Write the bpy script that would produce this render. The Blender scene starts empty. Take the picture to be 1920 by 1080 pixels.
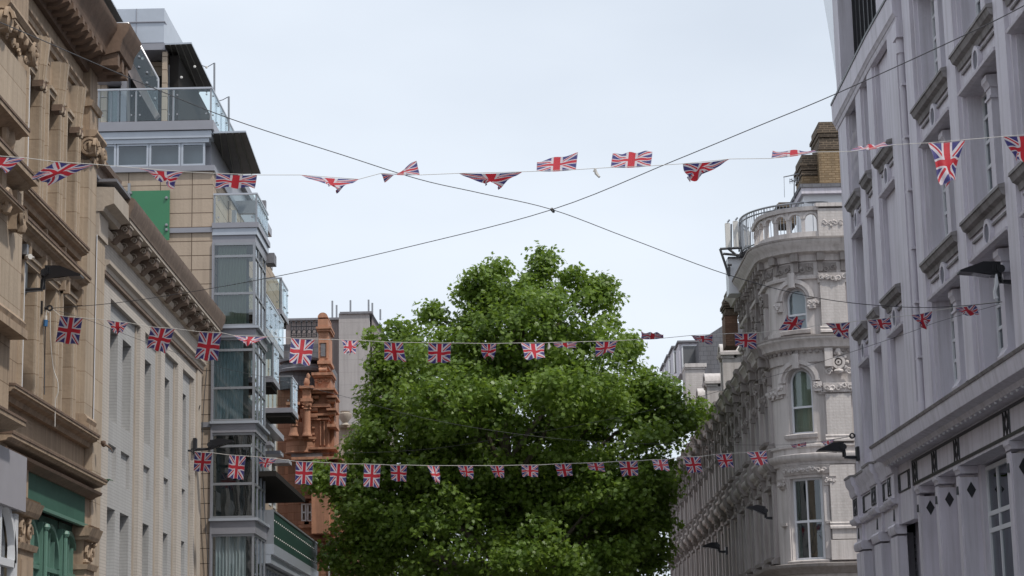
import bpy, math, random
import numpy as np
from mathutils import Vector
R = random.Random(7)
S = bpy.context.scene
# ------------------------------------------------------------------ camera, world, sun, exposure
FPX = 3870.0; PITCH = math.radians(11.2); ROLL = -0.0206; CZ = 1.6
cd = bpy.data.cameras.new('camera'); cam = bpy.data.objects.new('camera', cd); S.collection.objects.link(cam)
cd.sensor_width = 36; cd.lens = FPX / 1920 * 36; cd.clip_start = 0.2; cd.clip_end = 3000
cam.location = (0, 0, CZ)
def mm(a, b): return [[sum(a[i][k] * b[k][j] for k in range(3)) for j in range(3)] for i in range(3)]
def rx(t): c, s = math.cos(t), math.sin(t); return [[1, 0, 0], [0, c, -s], [0, s, c]]
def rz(t): c, s = math.cos(t), math.sin(t); return [[c, -s, 0], [s, c, 0], [0, 0, 1]]
CM = mm(rx(math.pi / 2 + PITCH), rz(ROLL))
from mathutils import Matrix
cam.rotation_euler = Matrix(CM).to_euler()
S.camera = cam
SUN = Vector((0.45, -0.35, 0.82)).normalized()
w = bpy.data.worlds.new('World'); S.world = w; w.use_nodes = True
nt = w.node_tree; bg = nt.nodes['Background']
sky = nt.nodes.new('ShaderNodeTexSky'); sky.sky_type = 'NISHITA'; sky.sun_disc = False
sky.sun_elevation = math.asin(SUN.z); sky.sun_rotation = math.atan2(SUN.x, SUN.y); sky.dust_density = 2.5
tc = nt.nodes.new('ShaderNodeTexCoord'); mp = nt.nodes.new('ShaderNodeMapping'); mp.inputs['Scale'].default_value = (1, 1, 2.4)
no = nt.nodes.new('ShaderNodeTexNoise'); no.inputs['Scale'].default_value = 3.1; no.inputs['Detail'].default_value = 5; no.inputs['Roughness'].default_value = .45
cr = nt.nodes.new('ShaderNodeValToRGB'); cr.color_ramp.elements[0].position = .3; cr.color_ramp.elements[1].position = .7
cr.color_ramp.elements[0].color = (.74, .74, .74, 1); cr.color_ramp.elements[1].color = (.99, .99, .99, 1)
mx = nt.nodes.new('ShaderNodeMix'); mx.data_type = 'RGBA'
mx.inputs[7].default_value = (8.75, 9.5, 10.5, 1)      # the bright cloud veil (times the background strength)
nt.links.new(tc.outputs['Generated'], mp.inputs[0]); nt.links.new(mp.outputs[0], no.inputs['Vector'])
nt.links.new(no.outputs['Fac'], cr.inputs[0]); nt.links.new(cr.outputs[0], mx.inputs[0])
nt.links.new(sky.outputs[0], mx.inputs[6]); nt.links.new(mx.outputs[2], bg.inputs['Color'])
bg.inputs['Strength'].default_value = 0.1
sl = bpy.data.lights.new('sun', 'SUN'); sl.energy = 2.9; sl.angle = math.radians(2.5); sl.color = (1, .95, .87)
so = bpy.data.objects.new('sun', sl); S.collection.objects.link(so); so.rotation_euler = SUN.to_track_quat('Z', 'Y').to_euler(); so.location = (0, 0, 60)
S.view_settings.view_transform = 'Standard'; S.view_settings.look = 'None'; S.view_settings.exposure = 0; S.view_settings.gamma = 1
S.render.engine = 'CYCLES'

# ------------------------------------------------------------------ where things stand
def ray(x, y):
    v = ((x - 960) / FPX, (540 - y) / FPX, -1)
    return [sum(CM[i][j] * v[j] for j in range(3)) for i in range(3)]
def at(x, y, Y):
    r = ray(x, y); t = Y / r[1]; return Vector((r[0] * t, Y, CZ + r[2] * t))
class Fr:
    """a straight facade: s along it, d out of it, z up"""
    def __init__(s, o, ang, side):
        s.o = o
        if side == 'f': s.u = (math.cos(ang), math.sin(ang)); s.n = (math.sin(ang), -math.cos(ang))
        else: s.u = (math.sin(ang), math.cos(ang)); s.n = (side * math.cos(ang), -side * math.sin(ang))
    def w(s, u, d, z): return Vector((s.o[0] + s.u[0] * u + s.n[0] * d, s.o[1] + s.u[1] * u + s.n[1] * d, z))
    def px(s, x, y, d=0):
        r = ray(x, y); ox, oy = s.o[0] + s.n[0] * d, s.o[1] + s.n[1] * d
        t = (ox * s.n[0] + oy * s.n[1]) / (r[0] * s.n[0] + r[1] * s.n[1])
        X, Y = r[0] * t, r[1] * t
        return ((X - s.o[0]) * s.u[0] + (Y - s.o[1]) * s.u[1], CZ + r[2] * t)
class Corner:
    """straight front (facing -Y), quarter round, then straight along +Y facing -X. s=0 at the start of the round, s=A at its end"""
    def __init__(s, cx, cy, r): s.cx, s.cy, s.r = cx, cy, r; s.A = r * math.pi / 2
    def w(s, u, d, z):
        if u <= 0: return Vector((s.cx - u, s.cy - s.r - d, z))
        if u >= s.A: return Vector((s.cx - s.r - d, s.cy + (u - s.A), z))
        a = u / s.r
        return Vector((s.cx - math.sin(a) * (s.r + d), s.cy - math.cos(a) * (s.r + d), z))

# ------------------------------------------------------------------ materials
def newmat(name):
    m = bpy.data.materials.new(name); m.use_nodes = True; n = m.node_tree
    return m, n, n.nodes['Principled BSDF']
def nd(n, t, **k):
    o = n.nodes.new(t)
    for a, b in k.items(): setattr(o, a, b)
    return o
def pos_vec(n, scale=(1, 1, 1)):
    g = nd(n, 'ShaderNodeNewGeometry'); m = nd(n, 'ShaderNodeMapping'); m.inputs['Scale'].default_value = scale
    n.links.new(g.outputs['Position'], m.inputs[0]); return m.outputs[0]
def math_(n, op, a, b=None, clamp=False):
    o = nd(n, 'ShaderNodeMath', operation=op, use_clamp=clamp)
    for i, v in enumerate((a, b)):
        if v is None: continue
        if isinstance(v, (int, float)): o.inputs[i].default_value = v
        else: n.links.new(v, o.inputs[i])
    return o.outputs[0]
def mixc(n, f, a, b, mode='MIX'):
    o = nd(n, 'ShaderNodeMix', data_type='RGBA', blend_type=mode)
    for i, v in ((0, f), (6, a), (7, b)):
        if isinstance(v, (int, float)): o.inputs[i].default_value = v
        elif isinstance(v, tuple): o.inputs[i].default_value = (*v[:3], 1)
        else: n.links.new(v, o.inputs[i])
    return o.outputs[2]
def stone(name, col, var=.14, streak=.25, joint=None, rough=.85, bump=.25, jcol=None, grime=(.07, .055, .045), spec=.3, brickvar=0.0, blotch=1.3, offset=.5):
    m, n, b = newmat(name)
    ns = nd(n, 'ShaderNodeTexNoise'); ns.inputs['Scale'].default_value = blotch; ns.inputs['Detail'].default_value = 6
    n.links.new(pos_vec(n), ns.inputs['Vector'])
    f = math_(n, 'MULTIPLY', math_(n, 'SUBTRACT', ns.outputs['Fac'], .5), 2.2 * var)
    base = (*col, 1)
    hv = nd(n, 'ShaderNodeHueSaturation'); hv.inputs['Color'].default_value = base
    n.links.new(math_(n, 'ADD', f, 1.0), hv.inputs['Value'])
    c = hv.outputs[0]
    if joint:
        jl, jh, jw = joint
        g = nd(n, 'ShaderNodeNewGeometry'); sp = nd(n, 'ShaderNodeSeparateXYZ'); n.links.new(g.outputs['Position'], sp.inputs[0])
        cb = nd(n, 'ShaderNodeCombineXYZ'); n.links.new(math_(n, 'ADD', sp.outputs[0], sp.outputs[1]), cb.inputs[0]); n.links.new(sp.outputs[2], cb.inputs[1])
        br = nd(n, 'ShaderNodeTexBrick', offset=offset); br.inputs['Scale'].default_value = 1; br.inputs['Brick Width'].default_value = jl; br.inputs['Row Height'].default_value = jh
        br.inputs['Mortar Size'].default_value = jw; br.inputs['Mortar Smooth'].default_value = .1
        k = 1 - brickvar
        br.inputs['Color1'].default_value = (1, 1, 1, 1); br.inputs['Color2'].default_value = (k, k, k, 1); br.inputs['Mortar'].default_value = (.5, .5, .5, 1) if jcol is None else (*jcol, 1)
        n.links.new(cb.outputs[0], br.inputs['Vector'])
        c = mixc(n, 1.0, c, br.outputs['Color'], 'MULTIPLY')
    st = nd(n, 'ShaderNodeTexNoise'); st.inputs['Scale'].default_value = 1; st.inputs['Detail'].default_value = 5; st.inputs['Roughness'].default_value = .65
    n.links.new(pos_vec(n, (6, 6, .35)), st.inputs['Vector'])
    rp = nd(n, 'ShaderNodeMapRange'); rp.inputs['From Min'].default_value = .44; rp.inputs['From Max'].default_value = .76; n.links.new(st.outputs['Fac'], rp.inputs[0])
    c = mixc(n, math_(n, 'MULTIPLY', rp.outputs[0], streak, True), c, grime)
    n.links.new(c, b.inputs['Base Color'])
    fn = nd(n, 'ShaderNodeTexNoise'); fn.inputs['Scale'].default_value = 14; fn.inputs['Detail'].default_value = 6; n.links.new(pos_vec(n), fn.inputs['Vector'])
    bp = nd(n, 'ShaderNodeBump'); bp.inputs['Strength'].default_value = bump; bp.inputs['Distance'].default_value = .03
    n.links.new(fn.outputs['Fac'], bp.inputs['Height']); n.links.new(bp.outputs[0], b.inputs['Normal'])
    b.inputs['Roughness'].default_value = rough; b.inputs['Specular IOR Level'].default_value = spec
    return m
def plain(name, col, rough=.5, metal=0.0, spec=.5, var=.08):
    m, n, b = newmat(name)
    ns = nd(n, 'ShaderNodeTexNoise'); ns.inputs['Scale'].default_value = 3; ns.inputs['Detail'].default_value = 5; n.links.new(pos_vec(n), ns.inputs['Vector'])
    hv = nd(n, 'ShaderNodeHueSaturation'); hv.inputs['Color'].default_value = (*col, 1)
    n.links.new(math_(n, 'ADD', math_(n, 'MULTIPLY', math_(n, 'SUBTRACT', ns.outputs['Fac'], .5), 2.5 * var), 1.0), hv.inputs['Value'])
    n.links.new(hv.outputs[0], b.inputs['Base Color'])
    b.inputs['Roughness'].default_value = rough; b.inputs['Metallic'].default_value = metal; b.inputs['Specular IOR Level'].default_value = spec
    return m
def glass(name, tint=(.75, .82, .82), refl=1.0, base=.06):
    m, n, b = newmat(name); n.nodes.remove(b)
    tr = nd(n, 'ShaderNodeBsdfTransparent'); tr.inputs[0].default_value = (*tint, 1)
    gl = nd(n, 'ShaderNodeBsdfGlossy'); gl.inputs['Color'].default_value = (.9, .95, 1, 1); gl.inputs['Roughness'].default_value = .015
    fr = nd(n, 'ShaderNodeFresnel'); fr.inputs['IOR'].default_value = 1.5
    f = math_(n, 'ADD', math_(n, 'MULTIPLY', fr.outputs[0], refl), base, True)
    ns = nd(n, 'ShaderNodeTexNoise'); ns.inputs['Scale'].default_value = 1.1; n.links.new(pos_vec(n), ns.inputs['Vector'])
    bp = nd(n, 'ShaderNodeBump'); bp.inputs['Strength'].default_value = .12; bp.inputs['Distance'].default_value = .05
    n.links.new(ns.outputs['Fac'], bp.inputs['Height']); n.links.new(bp.outputs[0], gl.inputs['Normal'])
    mxs = nd(n, 'ShaderNodeMixShader'); n.links.new(f, mxs.inputs[0]); n.links.new(tr.outputs[0], mxs.inputs[1]); n.links.new(gl.outputs[0], mxs.inputs[2])
    n.links.new(mxs.outputs[0], n.nodes['Material Output'].inputs[0])
    return m
M = {}
M['sand'] = stone('sandstone', (.395, .298, .212), .2, .45, (1.1, .62, .009), jcol=(.5, .45, .4), brickvar=.16)
M['sandplain'] = stone('sandstone_moulded', (.37, .278, .20), .24, .6)
M['creamside'] = stone('sooty_shaded_stucco', (.42, .385, .375), .2, .55, rough=.75, grime=(.13, .105, .09))  # street side: ivory stucco darkened for soot and for its shading together
M['paleglass'] = plain('pale_glazed_fin', (.68, .72, .78), .2)
M['darkgreen'] = plain('green_tinted_panel', (.02, .05, .04), .5, spec=.25)
M['deep'] = plain('shaded_black', (.03, .027, .025), .9, spec=.08)  # dark soffit colour with the shading underneath put into it
M['sandlight'] = stone('pale_sandstone', (.45, .362, .275), .15, .3, (2.2, .62, .008), jcol=(.6, .55, .5), brickvar=.12)
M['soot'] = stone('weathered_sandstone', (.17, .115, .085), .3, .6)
M['green'] = plain('green_paint', (.045, .115, .085), .6, spec=.25, var=.2)
M['greenlight'] = plain('pale_green_paint', (.11, .215, .17), .45)
M['grey'] = plain('grey_fascia', (.33, .32, .35), .5)
M['bath'] = stone('cream_render', (.50, .455, .41), .07, .2, (90, .07, .012), jcol=(.84, .84, .84))
M['bathp'] = stone('cream_stone', (.44, .38, .32), .1, .25)
M['bay'] = stone('grey_rendered_bay', (.41, .405, .40), .07, .2, (90, .07, .012), jcol=(.86, .86, .86))
M['roofgrime'] = stone('lichened_stone', (.20, .15, .12), .3, .5, blotch=5)
M['clad'] = stone('buff_cladding', (.43, .345, .27), .08, .2, (.905, .412, .012), jcol=(.25, .22, .2), brickvar=.06, offset=0)
M['metal'] = plain('grey_metal_panel', (.27, .27, .30), .42, .2)
M['metallight'] = plain('light_metal_panel', (.40, .43, .48), .35, .3)
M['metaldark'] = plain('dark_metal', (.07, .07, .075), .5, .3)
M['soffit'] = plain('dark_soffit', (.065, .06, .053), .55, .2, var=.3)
M['frame'] = plain('grey_window_frame', (.30, .32, .34), .4, .3)
M['chrome'] = plain('steel_rail', (.45, .45, .47), .3, .8)
M['glass'] = glass('window_glass')
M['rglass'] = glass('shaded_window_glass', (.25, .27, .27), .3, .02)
M['roundel'] = plain('dull_grey_infill', (.15, .15, .18), .8)
M['blind'] = plain('grey_roller_blind', (.62, .72, .76), .9)
M['dglass'] = glass('dark_window_glass', (.66, .74, .74), .9, .08)
M['balglass'] = glass('balustrade_glass', (.90, .955, .95), .5, .03)
M['greenpane'] = plain('green_screen', (.04, .18, .085), .3)
M['curtain'] = plain('cream_blind', (.46, .48, .38), .9)
M['curtainw'] = plain('white_net_curtain', (.55, .56, .58), .9)
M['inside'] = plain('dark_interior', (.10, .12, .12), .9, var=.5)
M['white'] = stone('white_paint', (.61, .58, .64), .10, .5, rough=.6, grime=(.27, .25, .25))
M['whitef'] = plain('white_gloss_frame', (.66, .67, .70), .4)
M['ledge'] = stone('grimy_white_ledge', (.25, .235, .235), .35, .8, grime=(.1, .09, .085))
M['black'] = plain('black_paint', (.02, .02, .024), .4)
M['cream'] = stone('ivory_stucco', (.56, .52, .505), .13, .5, rough=.75, grime=(.17, .14, .12))
M['creambrick'] = stone('ivory_painted_brick', (.56, .525, .51), .1, .3, (.24, .085, .012), jcol=(.9, .88, .87), brickvar=.07)
M['creamworn'] = stone('weathered_stucco', (.29, .262, .25), .2, .55, grime=(.12, .095, .075))
M['brick'] = stone('yellow_stock_brick', (.34, .25, .155), .2, .3, (.23, .078, .014), jcol=(.55, .5, .45), brickvar=.35)
M['sootbrick'] = stone('soot_black_brick', (.11, .085, .065), .3, .4, (.23, .078, .012), jcol=(1.9, 1.9, 1.8), brickvar=.4)
M['redbrick'] = stone('red_brick', (.25, .145, .10), .2, .3, (.23, .078, .014), jcol=(.6, .6, .6), brickvar=.4)
M['terra'] = stone('terracotta', (.45, .235, .155), .25, .4, (.55, .3, .012), jcol=(.62, .58, .54), brickvar=.25)
M['terrap'] = stone('terracotta_moulding', (.45, .23, .15), .3, .55)
M['slate'] = stone('slate', (.16, .16, .175), .15, .3, (.3, .2, .01), jcol=(.6, .6, .6))
M['lead'] = stone('lead', (.20, .20, .22), .1, .3)
M['concrete'] = stone('grey_concrete', (.385, .36, .355), .16, .5, (3.5, .62, .01), jcol=(.8, .8, .8), grime=(.2, .18, .18), blotch=.6)
M['concreted'] = stone('brown_grey_concrete', (.25, .215, .21), .12, .5, blotch=.6)
M['cable'] = plain('cable_black', (.06, .06, .066), .6)
M['rope'] = plain('pale_cord', (.55, .53, .5), .8)
M['galv'] = plain('galvanised_steel', (.30, .31, .33), .45, .6)
M['antenna'] = plain('antenna_plastic', (.62, .60, .57), .5)
M['lampglass'] = plain('lamp_glass', (.12, .12, .125), .15)
M['bark'] = stone('bark', (.13, .11, .085), .3, .3, bump=.8)
M['asphalt'] = stone('asphalt', (.05, .05, .052), .2, .1)
M['paving'] = stone('paving', (.25, .24, .23), .1, .2, (.6, .6, .01), jcol=(.6, .6, .6))
M['plant'] = plain('plant_leaf', (.05, .12, .07), .6)
def leaf_mat(name, c1, c2, c3):
    m, n, b = newmat(name)
    ns = nd(n, 'ShaderNodeTexNoise'); ns.inputs['Scale'].default_value = .9; ns.inputs['Detail'].default_value = 3; n.links.new(pos_vec(n), ns.inputs['Vector'])
    at_ = nd(n, 'ShaderNodeAttribute', attribute_name='tone')
    r1 = nd(n, 'ShaderNodeMapRange'); r1.inputs['From Min'].default_value = .35; r1.inputs['From Max'].default_value = .65; n.links.new(ns.outputs['Fac'], r1.inputs[0])
    c = mixc(n, r1.outputs[0], c1, c2)
    c = mixc(n, at_.outputs['Fac'], c, c3)
    n.links.new(c, b.inputs['Base Color']); b.inputs['Roughness'].default_value = .42; b.inputs['Specular IOR Level'].default_value = .45
    tl = nd(n, 'ShaderNodeBsdfTranslucent'); n.links.new(mixc(n, .5, c, (.28, .40, .04)), tl.inputs[0])
    ms = nd(n, 'ShaderNodeMixShader'); ms.inputs[0].default_value = .44
    n.links.new(b.outputs[0], ms.inputs[1]); n.links.new(tl.outputs[0], ms.inputs[2]); n.links.new(ms.outputs[0], n.nodes['Material Output'].inputs[0])
    return m
M['leaf'] = leaf_mat('plane_leaf', (.095, .165, .024), (.17, .26, .038), (.29, .38, .13))
FW, FH = .45, .55
def flag_mat():
    m, n, b = newmat('printed_flag_cloth')
    uv = nd(n, 'ShaderNodeUVMap', uv_map='UVMap'); sp = nd(n, 'ShaderNodeSeparateXYZ'); n.links.new(uv.outputs[0], sp.inputs[0])
    x = math_(n, 'MULTIPLY', math_(n, 'SUBTRACT', sp.outputs[0], .5), FW); y = math_(n, 'MULTIPLY', math_(n, 'SUBTRACT', sp.outputs[1], .5), FH)
    ax = math_(n, 'ABSOLUTE', x); ay = math_(n, 'ABSOLUTE', y); L = math.hypot(FW, FH)
    D = math_(n, 'DIVIDE', math_(n, 'SUBTRACT', math_(n, 'MULTIPLY', ax, FH), math_(n, 'MULTIPLY', ay, FW)), L)
    sg = math_(n, 'MULTIPLY', math_(n, 'SIGN', x), math_(n, 'SIGN', y))
    Ds = math_(n, 'MULTIPLY', D, sg)
    wd = math_(n, 'LESS_THAN', math_(n, 'ABSOLUTE', D), .040)
    rd = math_(n, 'MULTIPLY', math_(n, 'LESS_THAN', Ds, .024), math_(n, 'GREATER_THAN', Ds, -.003))
    wc = math_(n, 'MAXIMUM', math_(n, 'LESS_THAN', ax, .066), math_(n, 'LESS_THAN', ay, .066))
    rc = math_(n, 'MAXIMUM', math_(n, 'LESS_THAN', ax, .040), math_(n, 'LESS_THAN', ay, .040))
    blue, wh, red = (.055, .05, .185), (.57, .53, .57), (.47, .03, .045)
    c = mixc(n, wd, blue, wh); c = mixc(n, rd, c, red); c = mixc(n, wc, c, wh); c = mixc(n, rc, c, red)
    ns = nd(n, 'ShaderNodeTexNoise'); ns.inputs['Scale'].default_value = 22; ns.inputs['Detail'].default_value = 3; n.links.new(pos_vec(n), ns.inputs['Vector'])
    bp = nd(n, 'ShaderNodeBump'); bp.inputs['Strength'].default_value = .5; bp.inputs['Distance'].default_value = .02; n.links.new(ns.outputs['Fac'], bp.inputs['Height']); n.links.new(bp.outputs[0], b.inputs['Normal'])
    hem = math_(n, 'GREATER_THAN', math_(n, 'MAXIMUM', math_(n, 'DIVIDE', ax, FW / 2), math_(n, 'DIVIDE', ay, FH / 2)), .955)
    c = mixc(n, math_(n, 'MULTIPLY', hem, .3), c, (.3, .28, .32))
    n.links.new(c, b.inputs['Base Color']); b.inputs['Roughness'].default_value = .6; b.inputs['Specular IOR Level'].default_value = .3
    tl = nd(n, 'ShaderNodeBsdfTranslucent'); n.links.new(c, tl.inputs[0])
    ms = nd(n, 'ShaderNodeMixShader'); ms.inputs[0].default_value = .34
    n.links.new(b.outputs[0], ms.inputs[1]); n.links.new(tl.outputs[0], ms.inputs[2]); n.links.new(ms.outputs[0], n.nodes['Material Output'].inputs[0])
    return m
M['flag'] = flag_mat()

# ------------------------------------------------------------------ mesh building
class MB:
    def __init__(s): s.v = []; s.f = []; s.mi = []; s.mats = []; s.cur = 0
    def mat(s, m):
        m = M[m] if isinstance(m, str) else m
        if m not in s.mats: s.mats.append(m)
        s.cur = s.mats.index(m); return s
    def add(s, vs, fs):
        b = len(s.v); s.v += [tuple(p) for p in vs]
        for f in fs: s.f.append([b + i for i in f]); s.mi.append(s.cur)
    def quad(s, a, b, c, d): s.add([a, b, c, d], [(0, 1, 2, 3)])
    def box(s, F, u0, u1, d0, d1, z0, z1, n=None):
        if u1 < u0: u0, u1 = u1, u0
        if d1 < d0: d0, d1 = d1, d0
        if z1 < z0: z0, z1 = z1, z0
        if n is None: n = max(1, int(math.ceil((u1 - u0) / .22))) if isinstance(F, Corner) and u1 > 0 and u0 < F.A else 1
        us = [u0 + (u1 - u0) * i / n for i in range(n + 1)]
        vs = []; fs = []
        for u in us: vs += [F.w(u, d0, z0), F.w(u, d1, z0), F.w(u, d1, z1), F.w(u, d0, z1)]
        for i in range(n):
            a = 4 * i
            for k in range(4): fs.append((a + k, a + (k + 1) % 4, a + 4 + (k + 1) % 4, a + 4 + k))
        fs.append((3, 2, 1, 0)); e = 4 * n; fs.append((e, e + 1, e + 2, e + 3))
        s.add(vs, fs)
    def sweep(s, F, u0, u1, prof, n=None):
        """prof: closed outline in (d,z)"""
        if u1 < u0: u0, u1 = u1, u0
        if n is None: n = max(1, int(math.ceil((u1 - u0) / .22))) if isinstance(F, Corner) and u1 > 0 and u0 < F.A else 1
        k = len(prof); vs = []; fs = []
        for i in range(n + 1):
            u = u0 + (u1 - u0) * i / n
            vs += [F.w(u, d, z) for d, z in prof]
        for i in range(n):
            for j in range(k): fs.append((i * k + j, i * k + (j + 1) % k, (i + 1) * k + (j + 1) % k, (i + 1) * k + j))
        fs.append(tuple(reversed(range(k)))); fs.append(tuple(range(n * k, n * k + k)))
        s.add(vs, fs)
    def wbox(s, a, b):
        (x0, y0, z0), (x1, y1, z1) = a, b
        s.box(WF, x0, x1, y0, y1, z0, z1)
    def tube(s, pts, r, seg=6, cap=True):
        pts = [Vector(p) for p in pts]; rs = r if isinstance(r, (list, tuple)) else [r] * len(pts)
        vs = []; fs = []; up = Vector((0.13, .07, 1)).normalized(); pa = None
        for i, p in enumerate(pts):
            t = (pts[min(i + 1, len(pts) - 1)] - pts[max(i - 1, 0)]).normalized()
            a = t.cross(up) if pa is None else (pa - t * pa.dot(t))
            if a.length < 1e-4: a = t.cross(Vector((1, 0, 0)))
            a.normalize(); b = t.cross(a); pa = a
            for k in range(seg):
                an = 2 * math.pi * k / seg; vs.append(p + (a * math.cos(an) + b * math.sin(an)) * rs[i])
        for i in range(len(pts) - 1):
            for k in range(seg): fs.append((i * seg + k, i * seg + (k + 1) % seg, (i + 1) * seg + (k + 1) % seg, (i + 1) * seg + k))
        if cap: fs.append(tuple(reversed(range(seg)))); e = (len(pts) - 1) * seg; fs.append(tuple(range(e, e + seg)))
        s.add(vs, fs)
    def lathe(s, c, prof, seg=16, a0=0, a1=2 * math.pi):
        """prof: list of (r,z) about the vertical through c"""
        c = Vector(c); full = abs(a1 - a0 - 2 * math.pi) < 1e-4; n = seg if full else seg + 1
        vs = [(c.x + r * math.cos(a0 + (a1 - a0) * i / seg), c.y + r * math.sin(a0 + (a1 - a0) * i / seg), c.z + z) for r, z in prof for i in range(n)]
        fs = []
        for j in range(len(prof) - 1):
            for i in range(seg):
                i2 = (i + 1) % n if full else i + 1
                fs.append((j * n + i, j * n + i2, (j + 1) * n + i2, (j + 1) * n + i))
        fs.append(tuple(reversed(range(n)))); e = (len(prof) - 1) * n; fs.append(tuple(range(e, e + n)))
        s.add(vs, fs)
    def blob(s, c, r, seg=6, j=.0):
        rx_, ry_, rz_ = r if isinstance(r, (tuple, list)) else (r, r, r)
        vs = [(c[0], c[1], c[2] - rz_)]; fs = []; rings = 3
        for i in range(1, rings + 1):
            ph = math.pi * i / (rings + 1)
            for k in range(seg):
                a = 2 * math.pi * k / seg; q = 1 + (R.random() - .5) * j
                vs.append((c[0] + rx_ * math.sin(ph) * math.cos(a) * q, c[1] + ry_ * math.sin(ph) * math.sin(a) * q, c[2] - rz_ * math.cos(ph) * q))
        vs.append((c[0], c[1], c[2] + rz_)); t = len(vs) - 1
        for k in range(seg):
            k2 = (k + 1) % seg
            fs.append((0, 1 + k2, 1 + k)); fs.append((1 + (rings - 1) * seg + k, 1 + (rings - 1) * seg + k2, t))
            for i in range(rings - 1): fs.append((1 + i * seg + k, 1 + i * seg + k2, 1 + (i + 1) * seg + k2, 1 + (i + 1) * seg + k))
        s.add(vs, fs)
    def arch(s, F, uc, zc, r0, r1, d0, d1, a0=0, a1=math.pi, n=14, sz=1.0):
        vs = []; fs = []
        for i in range(n + 1):
            a = a0 + (a1 - a0) * i / n; c, q = math.cos(a), math.sin(a) * sz
            vs += [F.w(uc + r0 * c, d0, zc + r0 * q), F.w(uc + r0 * c, d1, zc + r0 * q), F.w(uc + r1 * c, d1, zc + r1 * q), F.w(uc + r1 * c, d0, zc + r1 * q)]
        for i in range(n):
            for k in range(4): fs.append((4 * i + k, 4 * i + (k + 1) % 4, 4 * i + 4 + (k + 1) % 4, 4 * i + 4 + k))
        fs.append((3, 2, 1, 0)); e = 4 * n; fs.append((e, e + 1, e + 2, e + 3))
        s.add(vs, fs)
    def archfill(s, F, uc, zc, r, ztop, d0, d1, n=14, sz=1.0):
        """wall above an arched opening, from its intrados up to ztop"""
        for i in range(n):
            a, b = math.pi * i / n, math.pi * (i + 1) / n
            ua, ub = uc + r * math.cos(a), uc + r * math.cos(b); za, zb = zc + r * math.sin(a) * sz, zc + r * math.sin(b) * sz
            P = [(ua, za), (ub, zb), (ub, ztop), (ua, ztop)]
            s.quad(*[F.w(u, d1, z) for u, z in P]); s.quad(F.w(ua, d1, za), F.w(ua, d0, za), F.w(ub, d0, zb), F.w(ub, d1, zb))
    def shell(s, F, u0, u1, z0, z1, holes, depth=.3, d=0, du=None):
        """flat wall at d with openings (u0,u1,z0,z1) whose reveals run back by depth"""
        us = sorted({u0, u1} | {h[i] for h in holes for i in (0, 1)}); zs = sorted({z0, z1} | {h[i] for h in holes for i in (2, 3)})
        us = [u for u in us if u0 <= u <= u1]; zs = [z for z in zs if z0 <= z <= z1]
        if isinstance(F, Corner):
            ex = []
            for a, b in zip(us, us[1:]):
                if b > 0 and a < F.A: n = max(1, int((b - a) / .2)); ex += [a + (b - a) * i / n for i in range(1, n)]
            us = sorted(set(us + ex + ([0] if u0 < 0 < u1 else []) + ([F.A] if u0 < F.A < u1 else [])))
        for a, b in zip(us, us[1:]):
            for c, e in zip(zs, zs[1:]):
                mu, mz = (a + b) / 2, (c + e) / 2
                if any(h[0] < mu < h[1] and h[2] < mz < h[3] for h in holes): continue
                s.quad(F.w(a, d, c), F.w(b, d, c), F.w(b, d, e), F.w(a, d, e))
        for h in holes:
            a, b, c, e = h; q = d - depth
            s.quad(F.w(a, d, c), F.w(a, q, c), F.w(a, q, e), F.w(a, d, e)); s.quad(F.w(b, d, c), F.w(b, q, c), F.w(b, q, e), F.w(b, d, e))
            k = max(1, int((b - a) / .2)) if isinstance(F, Corner) else 1
            for i in range(k):
                p, r = a + (b - a) * i / k, a + (b - a) * (i + 1) / k
                s.quad(F.w(p, d, e), F.w(r, d, e), F.w(r, q, e), F.w(p, q, e)); s.quad(F.w(p, d, c), F.w(r, d, c), F.w(r, q, c), F.w(p, q, c))
        return s
    def spiral(s, F, u, z, d, r, th=.04, turns=2.2, dirn=1, n=26):
        pts = [F.w(u + dirn * r * (1 - .8 * i / n) * math.cos(i / n * turns * 2 * math.pi), d, z + r * (1 - .8 * i / n) * math.sin(i / n * turns * 2 * math.pi)) for i in range(n + 1)]
        s.tube(pts, [th * (1 - .5 * i / n) for i in range(n + 1)], 5)
    def ornament(s, F, u0, u1, z0, z1, d, k, r=.05):
        """low carved relief: scrolls and leaf bosses"""
        for i in range(k):
            u = u0 + (u1 - u0) * (i + .5) / k; z = (z0 + z1) / 2 + (R.random() - .5) * (z1 - z0) * .3
            s.spiral(F, u, z, d, min((u1 - u0) / k * .45, (z1 - z0) * .42), r * .5, 1.4, 1 if i % 2 else -1, 12)
            p = F.w(u + R.uniform(-.5, .5) * (u1 - u0) / k, d, R.uniform(z0, z1)); s.blob(p, r * R.uniform(.6, 1.1), 5, .5)
    def build(s, name, parent=None, loc=None, smooth=40):
        me = bpy.data.meshes.new(name)
        base = Vector(loc) if loc is not None else (Vector(parent['_o']) if parent is not None and '_o' in parent else Vector((0, 0, 0)))
        me.from_pydata([(x - base.x, y - base.y, z - base.z) for x, y, z in s.v], [], s.f)
        for m in s.mats: me.materials.append(m)
        me.polygons.foreach_set('material_index', s.mi)
        me.validate(); 
        import bmesh
        bm = bmesh.new(); bm.from_mesh(me); bmesh.ops.recalc_face_normals(bm, faces=bm.faces); bm.to_mesh(me); bm.free()
        if smooth: me.polygons.foreach_set('use_smooth', [True] * len(me.polygons)); me.set_sharp_from_angle(angle=math.radians(smooth))
        o = bpy.data.objects.new(name, me); S.collection.objects.link(o)
        if parent is not None: o.parent = parent
        if loc is not None: o.location = base
        ORI[o.name] = base
        o['_o'] = tuple(base)
        return o
ORI = {}
WF = Fr((0, 0), 0, 'f'); WF.n = (0, 1)          # plain world axes: s=x, d=y
def mb(m): return MB().mat(m)
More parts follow.
